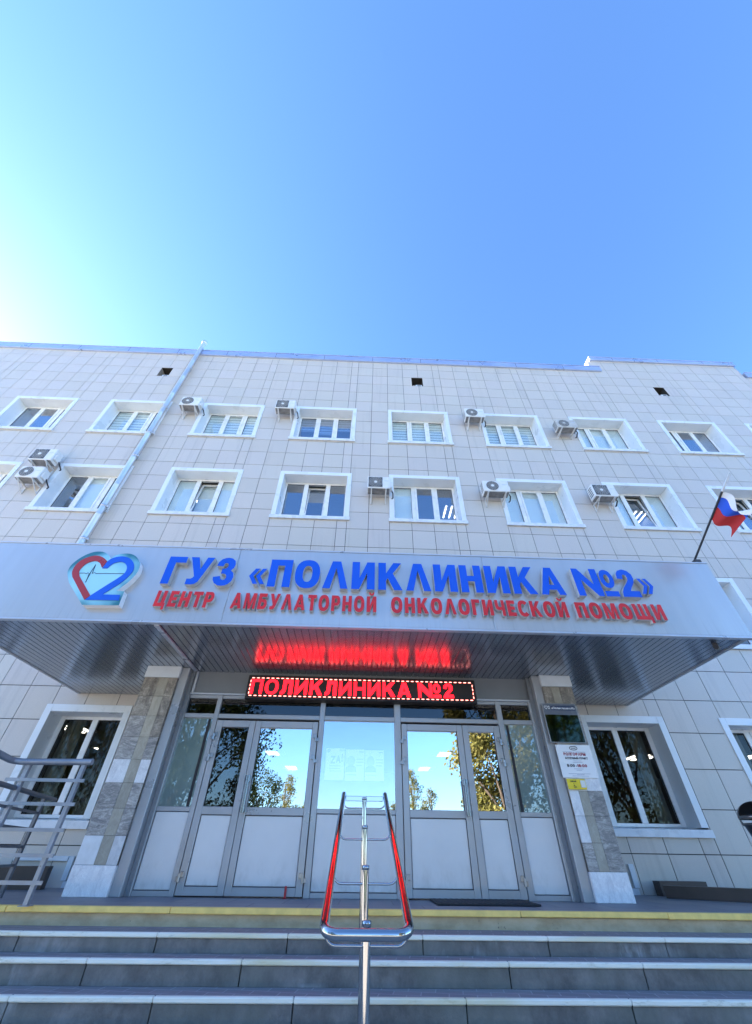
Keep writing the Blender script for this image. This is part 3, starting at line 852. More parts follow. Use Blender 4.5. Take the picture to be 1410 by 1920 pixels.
m_.box(CX0 + .06, CX1 - .06, CY + .065, FD - .04, SZ + .04, SZ + .06, 'soffit_metal')
mk('soffit', m_, cp)
m_ = MB(); m_.bbox(-2.83, -2.76, CY + .062, 6.9, SZ - .022, SZ - .001, 'aluminium_light', .003); mk('soffit_strip', m_, cp)

# letters ---------------------------------------------------------------
def glyph(ch, bold, extr=.5):
    c = bpy.data.curves.new('glyph', 'FONT'); c.body = ch; c.size = 1; c.offset = bold; c.extrude = extr; c.resolution_u = 5
    o = bpy.data.objects.new('glyph', c); COL.objects.link(o)
    me = bpy.data.meshes.new_from_object(o)
    vs = [tuple(v.co) for v in me.vertices]; fs = [tuple(p.vertices) for p in me.polygons]; ns = [p.normal.z for p in me.polygons]
    bpy.data.objects.remove(o); bpy.data.curves.remove(c); bpy.data.meshes.remove(me)
    return vs, fs, ns
gcache = {}
def add_glyph(mb, ch, x0, x1, z0, zs, yf, depth, bold, mf, ms):
    k = (ch, bold)
    if k not in gcache: gcache[k] = glyph(ch, bold)
    vs, fs, ns = gcache[k]
    a = min(v[0] for v in vs); c = max(v[0] for v in vs)
    sx = (x1 - x0) / (c - a)
    V = [(x0 + (v[0] - a) * sx, yf + depth * (.5 - v[2]), z0 + v[1] * zs) for v in vs]
    i = len(mb.v); mb.v += V; kf, ks = mb.slot(mf), mb.slot(ms)
    for f, n in zip(fs, ns):
        mb.f.append(tuple(q + i for q in f)); mb.m.append(kf if n > .5 else ks); mb.t.append(1.); mb.sm.append(False)
def word_layout(word, bold, gap):
    out = []; x = 0
    for ch in word:
        if ch == ' ': x += .30; continue
        k = (ch, bold)
        if k not in gcache: gcache[k] = glyph(ch, bold)
        vs = gcache[k][0]; wd = max(v[0] for v in vs) - min(v[0] for v in vs)
        if ch == '№': wd *= .92
        out.append((ch, x, x + wd)); x += wd + gap
    return out, x - gap
CAPH = .729
def sign_word(parent, word, x0, x1, z0, z1, yf, depth, bold, gap, mf, ms, name='letter', one=None, basex=0):
    lay, tot = word_layout(word, bold, gap); k = (x1 - x0) / tot; zs_ = (z1 - z0) / (CAPH + 2 * bold)
    for ch, a, c in lay:
        m = one if one is not None else MB()
        add_glyph(m, ch, x0 + a * k, x0 + c * k, z0 + bold * zs_, zs_, yf, depth, bold, mf, ms)
        if one is None: mk(name, m, parent)
# heavy capitals drawn as outlines (cap height 1)
def ell(cx, cz, a, b_, n=28, p=2.35, a0=0., a1=360.):
    out = []
    for i in range(n + (0 if a1 - a0 >= 360 else 1)):
        t = math.radians(a0 + (a1 - a0) * i / n); c_, s_ = math.cos(t), math.sin(t)
        out.append((cx + a * math.copysign(abs(c_) ** (2 / p), c_), cz + b_ * math.copysign(abs(s_) ** (2 / p), s_)))
    return out
def _gl(t, h):
    g = {}
    I_ = [(0, 0), (t, 0), (.85 - t, .60), (.85 - t, 0), (.85, 0), (.85, 1), (.85 - t, 1), (t, .40), (t, 1), (0, 1)]
    g['Г'] = [[[(0, 0), (t, 0), (t, 1 - h), (.66, 1 - h), (.66, 1), (0, 1)]]]
    g['П'] = [[[(0, 0), (t, 0), (t, 1 - h), (.82 - t, 1 - h), (.82 - t, 0), (.82, 0), (.82, 1), (0, 1)]]]
    g['Н'] = [[[(0, 0), (t, 0), (t, .40), (.82 - t, .40), (.82 - t, 0), (.82, 0), (.82, 1), (.82 - t, 1), (.82 - t, .60), (t, .60), (t, 1), (0, 1)]]]
    g['Λ'] = [[[(0, 0), (.27, 0), (.46, .74), (.65, 0), (.92, 0), (.62, 1), (.30, 1)]]]
    g['Л'] = [[[(0, 0), (.14, 0), (.29, .08), (.37, .30), (.39, .80), (.57, .80), (.57, 0), (.82, 0), (.82, 1), (.15, 1), (.13, .35), (.08, .22), (0, .20)]]]
    g['И'] = [[I_]]
    g['Й'] = [[I_], [[(.18, 1.27), (.22, 1.14), (.33, 1.06), (.425, 1.05), (.52, 1.06), (.63, 1.14), (.67, 1.27), (.54, 1.27), (.50, 1.19), (.425, 1.165), (.35, 1.19), (.31, 1.27)]]]
    g['К'] = [[[(0, 0), (t, 0), (t, .33), (.35, .43), (.58, 0), (.89, 0), (.54, .60), (.87, 1), (.57, 1), (t, .60), (t, 1), (0, 1)]]]
    g['А'] = [[[(0, 0), (.26, 0), (.315, .18), (.605, .18), (.66, 0), (.92, 0), (.60, 1), (.32, 1)], [(.37, .36), (.55, .36), (.46, .70)]]]
    g['У'] = [[[(0, 1), (.29, 1), (.47, .56), (.61, 1), (.88, 1), (.58, .25), (.52, .10), (.42, .02), (.30, -.005), (.09, 0), (.09, .20), (.22, .20), (.29, .23), (.325, .29)]]]
    g['З'] = [[[(.03, .70), (.07, .84), (.16, .95), (.28, 1.0), (.40, 1.015), (.54, .99), (.66, .91), (.705, .77), (.685, .64), (.59, .535), (.70, .455), (.745, .31), (.715, .16), (.61, .045), (.50, -.005), (.38, -.02), (.24, 0), (.11, .07), (.03, .18), (.01, .29), (.255, .325), (.285, .23), (.37, .18), (.455, .205), (.485, .29), (.455, .375), (.38, .415), (.26, .415), (.26, .60), (.37, .60), (.435, .645), (.455, .72), (.43, .785), (.37, .815), (.305, .79), (.27, .68)]]]
    g['О'] = [[ell(.46, .5, .46, .52), ell(.46, .5, .46 - t, .52 - h)]]
    c_ = ell(.46, .5, .46, .52, 26, 2.35, 42, 318); d_ = ell(.46, .5, .46 - t, .52 - h, 26, 2.35, 42, 318)
    g['С'] = [[c_ + list(reversed(d_))]]
    g['Р'] = [[[(0, 0), (t, 0), (t, .34), (.42, .34)] + ell(.42, .67, .34, .33, 12, 2.3, -90, 90)[1:] + [(0, 1)], [(t, .53), (.40, .53)] + ell(.40, .67, .12, .14, 8, 2, -90, 90)[1:] + [(t, .81)]]]
    g['Б'] = [[[(0, 0), (.44, 0)] + ell(.44, .315, .33, .315, 12, 2.3, -90, 90)[1:] + [(t, .63), (t, 1 - h), (.70, 1 - h), (.70, 1), (0, 1)], [(t, .19), (.41, .19)] + ell(.41, .315, .12, .125, 8, 2, -90, 90)[1:] + [(t, .44)]]]
    g['Ц'] = [[[(0, 0), (.70, 0), (.70, -.19), (.91, -.19), (.91, h), (.81, h), (.81, 1), (.81 - t, 1), (.81 - t, h), (t, h), (t, 1), (0, 1)]]]
    g['Щ'] = [[[(0, 0), (1.06, 0), (1.06, -.19), (1.27, -.19), (1.27, h), (1.17, h), (1.17, 1), (1.17 - t, 1), (1.17 - t, h), (.71, h), (.71, 1), (.46, 1), (.46, h), (t, h), (t, 1), (0, 1)]]]
    g['Е'] = [[[(0, 0), (.68, 0), (.68, h), (t, h), (t, .40), (.62, .40), (.62, .60), (t, .60), (t, 1 - h), (.67, 1 - h), (.67, 1), (0, 1)]]]
    g['Т'] = [[[(.255, 0), (.255 + t, 0), (.255 + t, 1 - h), (.76, 1 - h), (.76, 1), (0, 1), (0, 1 - h), (.255, 1 - h)]]]
    g['М'] = [[[(0, 0), (.22, 0), (.22, .60), (.40, 0), (.60, 0), (.78, .60), (.78, 0), (1, 0), (1, 1), (.69, 1), (.50, .36), (.31, 1), (0, 1)]]]
    g['Ч'] = [[[(.52, 0), (.77, 0), (.77, 1), (.52, 1), (.52, .57), (.42, .545), (.33, .55), (.26, .61), (.25, 1), (0, 1), (0, .57), (.06, .43), (.18, .36), (.34, .345), (.52, .375)]]]
    g['№'] = [[[(0, 0), (t, 0), (t, .58), (.80, 0), (1.02, 0), (1.02, 1), (1.02 - t, 1), (1.02 - t, .42), (.24, 1), (0, 1)]], [ell(1.36, .64, .28, .34, 24, 2.2), ell(1.36, .64, .105, .165, 16, 2.1)], [[(1.09, .0), (1.64, .0), (1.64, .19), (1.09, .19)]]]
    g['2'] = [[[(.03, .66), (.06, .84), (.17, .96), (.38, 1.02), (.58, .97), (.70, .84), (.715, .68), (.65, .52), (.48, .34), (.385, .215), (.74, .215), (.74, 0), (.0, 0), (.03, .16), (.14, .32), (.32, .48), (.435, .60), (.465, .70), (.44, .79), (.37, .825), (.30, .79), (.27, .64)]]]
    ch = lambda x, s_: [[(x + s_ * 0, .35), (x + s_ * .17, .63), (x + s_ * .31, .63), (x + s_ * .14, .35), (x + s_ * .31, .07), (x + s_ * .17, .07)]]
    g['«'] = [ch(0, 1), ch(.22, 1)]; g['»'] = [ch(.31, -1), ch(.53, -1)]
    return g
GLYPHS = {'heavy': _gl(.285, .225), 'medium': _gl(.20, .16)}
def loops_prism(mb, loops, y0, y1, mf, ms):
    from mathutils.geometry import tessellate_polygon
    norm = []
    for i, p in enumerate(loops):
        n = len(p); ar = sum(p[k][0] * p[(k + 1) % n][1] - p[(k + 1) % n][0] * p[k][1] for k in range(n))
        if (ar < 0) == (i == 0): p = list(reversed(p))
        norm.append(p)
    flat = [q for p in norm for q in p]; vs = [(q[0], y0, q[1]) for q in flat]; fs = []
    for t in tessellate_polygon([[Vector((q[0], q[1], 0)) for q in p] for p in norm]):
        a, b_, c = (Vector(vs[k]) for k in t); nn = (b_ - a).cross(c - a)
        if nn.length < 1e-12: continue
        fs.append(tuple(t) if nn.y < 0 else tuple(reversed(t)))
    mb.raw(vs, fs, mf)
    for p in norm:
        n = len(p)
        for k in range(n):
            a, c = p[k], p[(k + 1) % n]
            mb.face([(a[0], y0, a[1]), (a[0], y1, a[1]), (c[0], y1, c[1]), (c[0], y0, c[1])], ms)
def bold_word(parent, word, x0, x1, z0, z1, yf, depth, gap, mf, ms, name='letter', weight='heavy'):
    GL = GLYPHS[weight]
    ws = [max(q[0] for gr in GL[c] for lp in gr for q in lp) - min(q[0] for gr in GL[c] for lp in gr for q in lp) for c in word]
    k = (x1 - x0) / (sum(ws) + gap * (len(word) - 1)); zk = z1 - z0; x = 0.
    for c, w_ in zip(word, ws):
        m = MB(); mnx = min(q[0] for gr in GL[c] for lp in gr for q in lp)
        for gr in GL[c]: loops_prism(m, [[(x0 + (x + q[0] - mnx) * k, z0 + q[1] * zk) for q in lp] for lp in gr], yf, yf + depth, mf, ms)
        o = mk(name, m, parent); x += w_ + gap
LB = thing('sign_lettering', (0, CY, 3.285), 'large blue raised letters of the clinic name across the canopy front', 'sign')
for wd, a, c in (('ГУЗ', -2.90, -1.90), ('«', -1.68, -1.44), ('ПОЛИКЛИНИКА', -1.40, 2.915), ('№2', 3.10, 4.02), ('»', 4.05, 4.26)):
    z_ = (3.285, 3.745) if wd not in '«»' else ((3.29, 3.75) if wd == '«' else (3.31, 3.77))
    bold_word(LB, wd.replace('Л', 'Λ'), a, c, *z_, CY - .085, .083, .135, 'letter_blue', 'letter_side')
LR = thing('sign_lettering', (0, CY, 2.94), 'smaller red raised letters in a row below the blue clinic name', 'sign')
for wd, a, c in (('ЦЕНТР', -2.88, -2.09), ('АМБУЛАТОРНОЙ', -1.84, .165), ('ОНКОЛОГИЧЕСКОЙ', .37, 2.86), ('ПОМОЩИ', 2.985, 4.245)):
    bold_word(LR, wd.replace('Л', 'Λ'), a, c, 2.945, 3.185, CY - .065, .063, .20, 'letter_red', 'letter_side')

# heart logo ------------------------------------------------------------
LOGO_PANEL = [(-3.789, 2.916), (-4.134, 3.251), (-4.225, 3.392), (-4.246, 3.471), (-4.239, 3.552), (-4.189, 3.648), (-4.111, 3.729), (-4.015, 3.778), (-3.917, 3.782), (-3.846, 3.757), (-3.77, 3.699), (-3.755, 3.654), (-3.738, 3.67), (-3.676, 3.733), (-3.588, 3.76), (-3.487, 3.758), (-3.39, 3.712), (-3.303, 3.62), (-3.271, 3.538), (-3.269, 3.435), (-3.314, 3.31), (-3.371, 3.221), (-3.431, 3.144), (-3.322, 3.137), (-3.305, 2.925)]
LOGO_RED = [(-3.793, 2.991), (-4.127, 3.339), (-4.165, 3.405), (-4.18, 3.473), (-4.172, 3.554), (-4.13, 3.627), (-4.073, 3.67), (-3.998, 3.701), (-3.919, 3.7), (-3.835, 3.667), (-3.764, 3.613), (-3.79, 3.504), (-3.805, 3.52), (-3.853, 3.577), (-3.917, 3.61), (-3.973, 3.606), (-4.035, 3.571), (-4.071, 3.506), (-4.078, 3.431), (-4.035, 3.353), (-3.742, 3.056)]
LOGO_BLUE = [(-3.78, 3.492), (-3.76, 3.613), (-3.716, 3.665), (-3.641, 3.698), (-3.564, 3.703), (-3.475, 3.679), (-3.395, 3.616), (-3.348, 3.536), (-3.335, 3.456), (-3.36, 3.375), (-3.407, 3.285), (-3.482, 3.196), (-3.591, 3.076), (-3.352, 3.078), (-3.335, 2.996), (-3.783, 2.989), (-3.735, 3.061), (-3.602, 3.214), (-3.501, 3.326), (-3.435, 3.418), (-3.434, 3.498), (-3.463, 3.555), (-3.509, 3.595), (-3.565, 3.611), (-3.627, 3.597), (-3.672, 3.566), (-3.713, 3.495)]
PULSE = [(-4.065, 3.405), (-3.99, 3.408), (-3.959, 3.397), (-3.946, 3.415), (-3.925, 3.402), (-3.907, 3.256), (-3.914, 3.419), (-3.905, 3.554), (-3.883, 3.403), (-3.853, 3.421), (-3.831, 3.405), (-3.43, 3.417)]
def smooth_poly(p, sharp):
    """Catmull-Rom through the outline except at sharp corners"""
    n = len(p); out = []
    for i in range(n):
        a, q, r, s_ = (Vector(p[(i + k) % n]) for k in (-1, 0, 1, 2))
        out.append(tuple(q))
        if i in sharp and (i + 1) % n in sharp: continue
        if i in sharp: a = q - (r - q)
        if (i + 1) % n in sharp: s_ = r + (r - q)
        for t in (.25, .5, .75):
            v = .5 * ((2 * q) + (r - a) * t + (2 * a - 5 * q + 4 * r - s_) * t * t + (-a + 3 * q - 3 * r + s_) * t ** 3)
            out.append((v.x, v.y))
    return out
t = thing('heart_logo', (-3.77, CY, 2.916), 'teal metal heart shaped logo panel with a red and blue two and pulse line', 'logo sign')
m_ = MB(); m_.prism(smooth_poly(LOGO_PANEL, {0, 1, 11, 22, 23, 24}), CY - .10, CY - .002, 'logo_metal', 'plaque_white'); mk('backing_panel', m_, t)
m_ = MB(); m_.prism(smooth_poly(LOGO_RED, {0, 1, 10, 11, 19, 20}), CY - .108, CY - .101, 'logo_red', 'logo_red'); mk('red_stroke', m_, t)
m_ = MB(); m_.prism(smooth_poly(LOGO_BLUE, {0, 1, 12, 13, 14, 15, 16, 26}), CY - .1095, CY - .101, 'logo_blue', 'logo_blue'); mk('blue_stroke', m_, t)
m_ = MB(); m_.tube([(a, CY - .103, c) for a, c in PULSE], .0045, 'logo_line', 5); mk('pulse_line', m_, t)

# CCTV camera ------------------------------------------------------------
t = thing('security_camera', (4.98, 5.30, SZ), 'small dark security camera under the right front corner of the canopy', 'camera')
m_ = MB(); m_.tube([(4.98, 5.30, SZ - .001), (4.98, 5.30, SZ - .03)], .035, 'pole_black', 16); m_.tube([(4.98, 5.30, SZ - .03), (4.97, 5.29, SZ - .06)], .014, 'pole_black', 10); mk('mount', m_, t)
m_ = MB(); m_.tube([(5.02, 5.33, SZ - .055), (4.90, 5.22, SZ - .085)], .034, 'pole_black', 16); m_.tube([(4.905, 5.225, SZ - .084), (4.895, 5.216, SZ - .087)], .028, 'joint_dark', 16); mk('housing', m_, t)

# ------------------------------------------------------------------ entrance glazing
D = 6.95
e = thing('glazed_entrance', (0, D, 0), 'grey aluminium and glass entrance front with double doors under the canopy', 'entrance')
A = 'aluminium_grey'
XL, XR = -2.85, 2.85
fr = MB()
def bar(x0, x1, z0, z1, y0=D, y1=D + .07, mat=A): fr.bbox(x0, x1, y0, y1, z0, z1, mat, .005)
MX = [(-2.85, -2.785), (-2.325, -2.255), (-.655, -.575), (.535, .635), (2.205, 2.29), (2.755, 2.85)]   # mullions
for i, (a, c) in enumerate(MX): bar(a, c, 0, 2.37, D - (.012 if i in (1, 2, 3, 4) else .03))
for i in range(5):
    a, c = MX[i][1], MX[i + 1][0]
    bar(a, c, 2.32, 2.37, D + .002); bar(a, c, 2.03, 2.095, D - .004)
    if i in (0, 2, 4): bar(a, c, .85, .905, D + .002); bar(a, c, 0, .055, D + .002)
bar(XL, XR, 2.372, 2.40, D - .02, D + .07, 'aluminium_light')
mk('frame', fr, e)
def gpane(x0, x1, z0, z1, mat, name='pane', par=e, y=D + .03):
    g = MB(); g.box(x0, x1, y, y + .008, z0, z1, mat); return mk(name, g, par)
for i in range(5):
    a, c = MX[i][1], MX[i + 1][0]
    gpane(a, c, 2.095, 2.32, 'pane_tint', 'transom_pane')
for i in (0, 2, 4):
    a, c = MX[i][1], MX[i + 1][0]
    if i == 2: gpane(a, c, .905, 2.03, 'pane_poster', 'fixed_pane')
    else:
        gpane(a, c, .905, 2.03, 'pane_frosted', 'side_pane')
        s_ = MB(); q = (c - .075, c - .035) if i == 0 else (a + .035, a + .075)
        s_.box(q[0], q[1], D + .024, D + .028, .905, 2.02, 'joint_dark'); mk('dark_strip', s_, e)
    pn = MB(); pn.bbox(a + .006, c - .006, D + .012, D + .04, .061, .844, 'door_panel', .006)
    pn.box(a, c, D + .03, D + .045, .055, .85, 'joint_dark'); mk('lower_panel', pn, e)
# header above the doors
h = MB(); h.bbox(XL, XR, D + .03, D + .09, 2.402, SZ + .018, 'header_panel', .004)
h.bbox(XL + .06, XL + .10, D - .01, D + .03, 2.402, SZ - .004, 'aluminium_light', .003)
mk('header_panel', h, e)
# jamb covers
for sg in (-1, 1):
    j = MB(); xa, xb = sorted((sg * 2.852, sg * 2.985)); j.bbox(xa, xb, 6.79, D + .1, 0, SZ - .002, 'aluminium_grey', .006)
    xa, xb = sorted((sg * 2.79, sg * 2.85)); j.bbox(xa, xb, 6.90, D - .031, 0, SZ - .004, 'header_panel', .004)
    mk('jamb_cover', j, e)
    j = MB(); xa, xb = sorted((sg * 2.995, sg * 3.40)); j.box(xa, xb, 7.3, FD - .0, 0, SZ + .02, 'header_panel'); mk('side_wall', j, e)
# doors
def door(x0, x1, hinge, gl, pm, wide_handle=None):
    z0, z1 = .012, 2.0; W_ = .085 if (x1 - x0) > .7 else .09
    d = MB()
    y0, y1 = D - .02, D + .045
    d.bbox(x0, x0 + W_, y0, y1, z0, z1, A, .005); d.bbox(x1 - W_, x1, y0, y1, z0, z1, A, .005)
    d.bbox(x0 + W_, x1 - W_, y0 + .002, y1, z1 - .095, z1, A, .005); d.bbox(x0 + W_, x1 - W_, y0 + .002, y1, z0, z0 + .085, A, .005)
    d.bbox(x0 + W_, x1 - W_, y0 + .002, y1, .82, .91, A, .005)
    dd = mk('door', d, e, org=(x0, D, 0))
    gpane(x0 + W_, x1 - W_, .91, z1 - .095, gl, 'pane', dd, D + .015)
    p = MB(); p.bbox(x0 + W_ + .007, x1 - W_ - .007, D + .001, D + .03, z0 + .092, .813, 'door_panel', .006)
    p.box(x0 + W_, x1 - W_, D + .012, D + .032, z0 + .085, .82, 'joint_dark'); mk('lower_panel', p, dd)
    for (xa, xb, za, zb_) in ((x0 + W_, x0 + W_ + .006, .91, z1 - .095), (x1 - W_ - .006, x1 - W_, .91, z1 - .095)):
        s_ = MB(); s_.box(xa, xb, D + .004, D + .014, za, zb_, 'joint_dark'); mk('seal', s_, dd)
    hx = x0 + .01 if hinge < 0 else x1 - .01
    for zc in (1.78, 1.50, .19):
        hb = MB(); hb.tube([(hx, y0 - .018, zc - .055), (hx, y0 - .018, zc + .03)], .016, 'satin_steel', 12)
        sx = 1 if hinge < 0 else -1
        xa, xb = sorted((hx, hx + sx * .05)); hb.bbox(xa, xb, y0 - .022, y0 - .001, zc - .01, zc + .05, 'satin_steel', .004)
        xa, xb = sorted((hx, hx - sx * .045)); hb.bbox(xa, xb, y0 - .012, y0 + .006, zc - .05, zc - .0, 'satin_steel', .003)
        mk('hinge', hb, dd)
    if wide_handle is not None:
        hx = wide_handle; hb = MB()
        hb.tube([(hx, y0 - .075, .86), (hx, y0 - .075, 1.25)], .022, 'handle_steel', 16)
        for zc in (.885, 1.225): hb.bbox(hx - .025, hx + .025, y0 - .06, y0 - .001, zc - .03, zc + .03, 'satin_steel', .008)
        hb.tube([(hx, y0 - .075, .84), (hx, y0 - .075, .90)], .028, 'handle_steel', 16); hb.tube([(hx, y0 - .075, 1.21), (hx, y0 - .075, 1.27)], .028, 'handle_steel', 16)
        hb.tube([(hx + .07 * (1 if hinge < 0 else -1), y0 - .012, .98), (hx + .07 * (1 if hinge < 0 else -1), y0 - .001, .98)], .014, 'satin_steel', 12)
        mk('handle', hb, dd)
    return dd
door(-2.245, -1.645, -1, 'pane_door', None)
door(-1.638, -.667, 1, 'pane_mirror', None, -1.585)
door(.645, 1.602, -1, 'pane_mirror', None, 1.545)
door(1.609, 2.195, 1, 'pane_mirror', None)

# posters behind the central pane
def poster(x0, x1, z0, z1, label, kind):
    t = thing('poster', ((x0 + x1) / 2, D + .047, z0), label, 'poster', 'posters behind the central entrance pane')
    y = D + .045
    m = MB(); m.box(x0, x1, y, y + .002, z0, z1, 'poster_paper'); mk('paper', m, t)
    m = MB(); W_, H_ = x1 - x0, z1 - z0
    def R_(a, c, d_, e_, mat='poster_ink_pale'): m.box(x0 + a * W_, x0 + c * W_, y - .0015, y - .0005, z0 + d_ * H_, z0 + e_ * H_, mat)
    if kind == 0:
        add_glyph(m, 'Z', x0 + .25 * W_, x0 + .52 * W_, z0 + .52 * H_, .13, y - .003, .002, .04, 'poster_ink', 'poster_ink')
        add_glyph(m, 'A', x0 + .54 * W_, x0 + .80 * W_, z0 + .54 * H_, .13, y - .003, .002, .04, 'poster_ink', 'poster_ink')
        add_glyph(m, '!', x0 + .84 * W_, x0 + .90 * W_, z0 + .58 * H_, .14, y - .003, .002, .03, 'poster_ink', 'poster_ink')
        R_(.7, 1, .90, .98); R_(.22, .85, .42, .455); R_(.22, .8, .34, .375); R_(.25, .85, .26, .295)
        m.tube([(x0 + .14 * W_, y - .0018, z0 + .92 * H_), (x0 + .14 * W_, y - .0006, z0 + .92 * H_)], .026, 'poster_ink', 16)
    else:
        c = x0 + .30 * W_
        pts = [(c + .058 * math.cos(a * math.pi / 12), z0 + .62 * H_ + .062 * math.sin(a * math.pi / 12) * 1.1) for a in range(24)]
        m.prism(pts, y - .0016, y - .0006, 'poster_ink_pale', 'poster_ink_pale')
        m.prism([(x0 + .01 * W_, z0 + .27 * H_), (x0 + .6 * W_, z0 + .27 * H_), (x0 + .54 * W_, z0 + .42 * H_), (x0 + .38 * W_, z0 + .5 * H_), (x0 + .22 * W_, z0 + .5 * H_), (x0 + .03 * W_, z0 + .40 * H_)], y - .0016, y - .0006, 'poster_ink', 'poster_ink')
        R_(.58, .95, .66, .70); R_(.58, .95, .56, .60); R_(.58, .9, .46, .50); R_(.05, .6, .16, .2); R_(.72, .95, .9, .94)
    mk('print', m, t)
poster(-.510, -.225, 1.248, 1.655, 'pale poster printed ZA! with lines of text, leftmost of three behind the pane', 0)
poster(-.210, .075, 1.245, 1.645, 'pale poster with a portrait silhouette, middle of three behind the pane', 1)
poster(.085, .370, 1.247, 1.64, 'pale poster with a portrait silhouette, rightmost of three behind the pane', 1)

# LED sign ---------------------------------------------------------------
t = thing('led_sign', (0, 6.83, 2.29), 'long black LED sign with glowing red letters above the entrance doors', 'LED sign')
LX0, LX1, LZ0, LZ1, LY = -1.865, 1.875, 2.285, 2.655, 6.80
m_ = MB(); m_.bbox(LX0, LX1, LY, 6.97, LZ0, LZ1, 'led_black', .006); mk('housing', m_, t)
m_ = MB(); m_.box(LX0 + .03, LX1 - .03, LY - .003, LY - .001, LZ0 + .03, LZ1 - .03, 'led_black'); mk('screen', m_, t)
m_ = MB()
n = 46; sp_ = (LX1 - LX0 - .09) / n
for i in range(n):
    x = LX0 + .045 + i * sp_
    for z in (LZ0 + .045, LZ1 - .052): m_.box(x + sp_ * .18, x + sp_ * .72, LY - .006, LY - .0035, z, z + .010, 'led_dot')
for i in range(4):
    z = LZ0 + .075 + i * .06
    for x in (LX0 + .045, LX1 - .055): m_.box(x, x + .010, LY - .006, LY - .0035, z, z + .034, 'led_dot')
mk('border_lights', m_, t)
bold_word(t, 'ПОЛИКЛИНИКА', -1.80, .80, LZ0 + .078, LZ1 - .072, LY - .007, .003, .17, 'led_red', 'led_red', 'red_letter', 'medium')
bold_word(t, '№2', .925, 1.50, LZ0 + .078, LZ1 - .072, LY - .007, .003, .2, 'led_red', 'led_red', 'red_letter', 'medium')
m_ = MB(); m_.tube([(1.80, LY + .05, 2.284), (1.83, LY + .04, 2.18), (1.90, LY + .06, 2.12), (2.0, LY + .08, 2.16), (1.98, LY + .09, 2.25), (1.90, LY + .1, 2.27), (1.86, LY + .09, 2.20), (1.78, LY + .08, 2.13)], .006, 'black_rubber', 6); mk('cable', m_, t)

# ------------------------------------------------------------------ stone pillars
def pillar(sg, label):
    x0, x1 = (-3.515, -2.99) if sg < 0 else (2.99, 3.475)
    Y0 = 6.75
    t = thing('stone_pillar', ((x0 + x1) / 2, Y0 + .25, 0), label, 'pillar', 'stone pillars either side of the entrance')
    m = MB(); m.box(x0 + .012, x1 - .012, Y0 + .012, 7.29, 0, SZ + .015, 'joint_dark'); mk('core', m, t)
    m = MB(); rows = [0, .29, .575, .86, 1.145, 1.425, 1.71, 1.995, 2.28, 2.565]
    rg = random.Random(5 + sg)
    W_ = x1 - x0
    if sg < 0: cuts = [0, .46, .74, 1.0]
    else: cuts = [0, .28, .55, 1.0]
    pat = {-1: {1: ('stone_white', 'stone_tan', 'marble_pale'), 2: ('marble_grey', 'stone_tan', 'marble_grey'), 3: ('marble_grey', 'stone_tan', 'marble_grey'), 4: ('marble_pale', 'stone_tan', 'marble_pale'), 5: ('marble_grey', 'stone_tan', 'marble_grey'), 6: ('marble_grey', 'stone_tan', 'marble_brown'), 7: ('marble_brown', 'stone_tan', 'marble_brown'), 8: ('marble_brown', 'stone_tan', 'marble_brown')},
           1: {1: ('marble_grey', 'stone_tan', 'marble_grey'), 2: ('marble_pale', 'stone_tan', 'marble_grey'), 3: ('marble_pale', 'stone_tan', 'marble_grey'), 4: ('marble_pale', 'marble_pale', 'marble_pale'), 8: ('marble_brown', 'stone_tan', 'marble_brown')}}[1 if sg > 0 else -1]
    for i in range(1, 9):
        mats = pat.get(i, ('marble_grey', 'stone_tan', 'marble_grey'))
        for j in range(3):
            g = .0012
            tt = rg.uniform(.85, 1.1)
            m.bbox(x0 + W_ * cuts[j] + g, x0 + W_ * cuts[j + 1] - g, Y0 + rg.uniform(0, .003), Y0 + .02, rows[i] + g, rows[i + 1] - g, mats[j], .002, tt)
        # outer side faces
    for i in range(1, 9):
        for sx in (x0, x1 - .012):
            m.box(sx, sx + .0119, Y0 + .021, 7.28, rows[i] + .002, rows[i + 1] - .002, ('marble_grey', 'marble_brown')[i % 2], rg.uniform(.8, 1.1))
    mk('tile_cladding', m, t)
    m = MB(); m.bbox(x0 - .004, x1 + .004, Y0 - .006, 7.28, .0, rows[1] - .002, 'marble_pale', .006, 1.12)
    mk('base_slab', m, t)
    m = MB(); m.bbox(x0 - .012, x1 + .012, Y0 - .012, 7.28, rows[9] + .001, SZ - .001, 'plinth_trim', .004); mk('cap', m, t)
pillar(-1, 'stone tiled pillar without plaques, left of the entrance doors')
pillar(1, 'narrow stone tiled pillar carrying plaques, right of the doors')

# plaques ---------------------------------------------------------------
Y = 6.745
t = thing('mirror_plaque', (3.17, Y, 1.74), 'dark mirror glass plaque with a silver edge, top of the right pillar', 'plaque')
m_ = MB(); m_.bbox(2.89, 3.435, Y - .016, Y - .0, 1.738, 2.300, 'satin_steel', .004); mk('edge', m_, t)
m_ = MB(); m_.box(2.903, 3.422, Y - .019, Y - .0165, 1.751, 2.13, 'plaque_mirror'); mk('mirror', m_, t)
m_ = MB(); m_.box(2.903, 3.422, Y - .019, Y - .0165, 2.131, 2.287, 'plaque_band'); mk('title_band', m_, t)
m_ = MB(); m_.box(3.02, 3.41, Y - .021, Y - .0192, 2.195, 2.262, 'plaque_blue')
sign_word(None, '«Поликлиника', 3.03, 3.34, 2.212, 2.244, Y - .023, .0015, .03, .06, 'plaque_white', 'plaque_white', one=m_)
sign_word(None, '№2»', 3.352, 3.405, 2.212, 2.244, Y - .023, .0015, .03, .06, 'plaque_white', 'plaque_white', one=m_)
pts = []
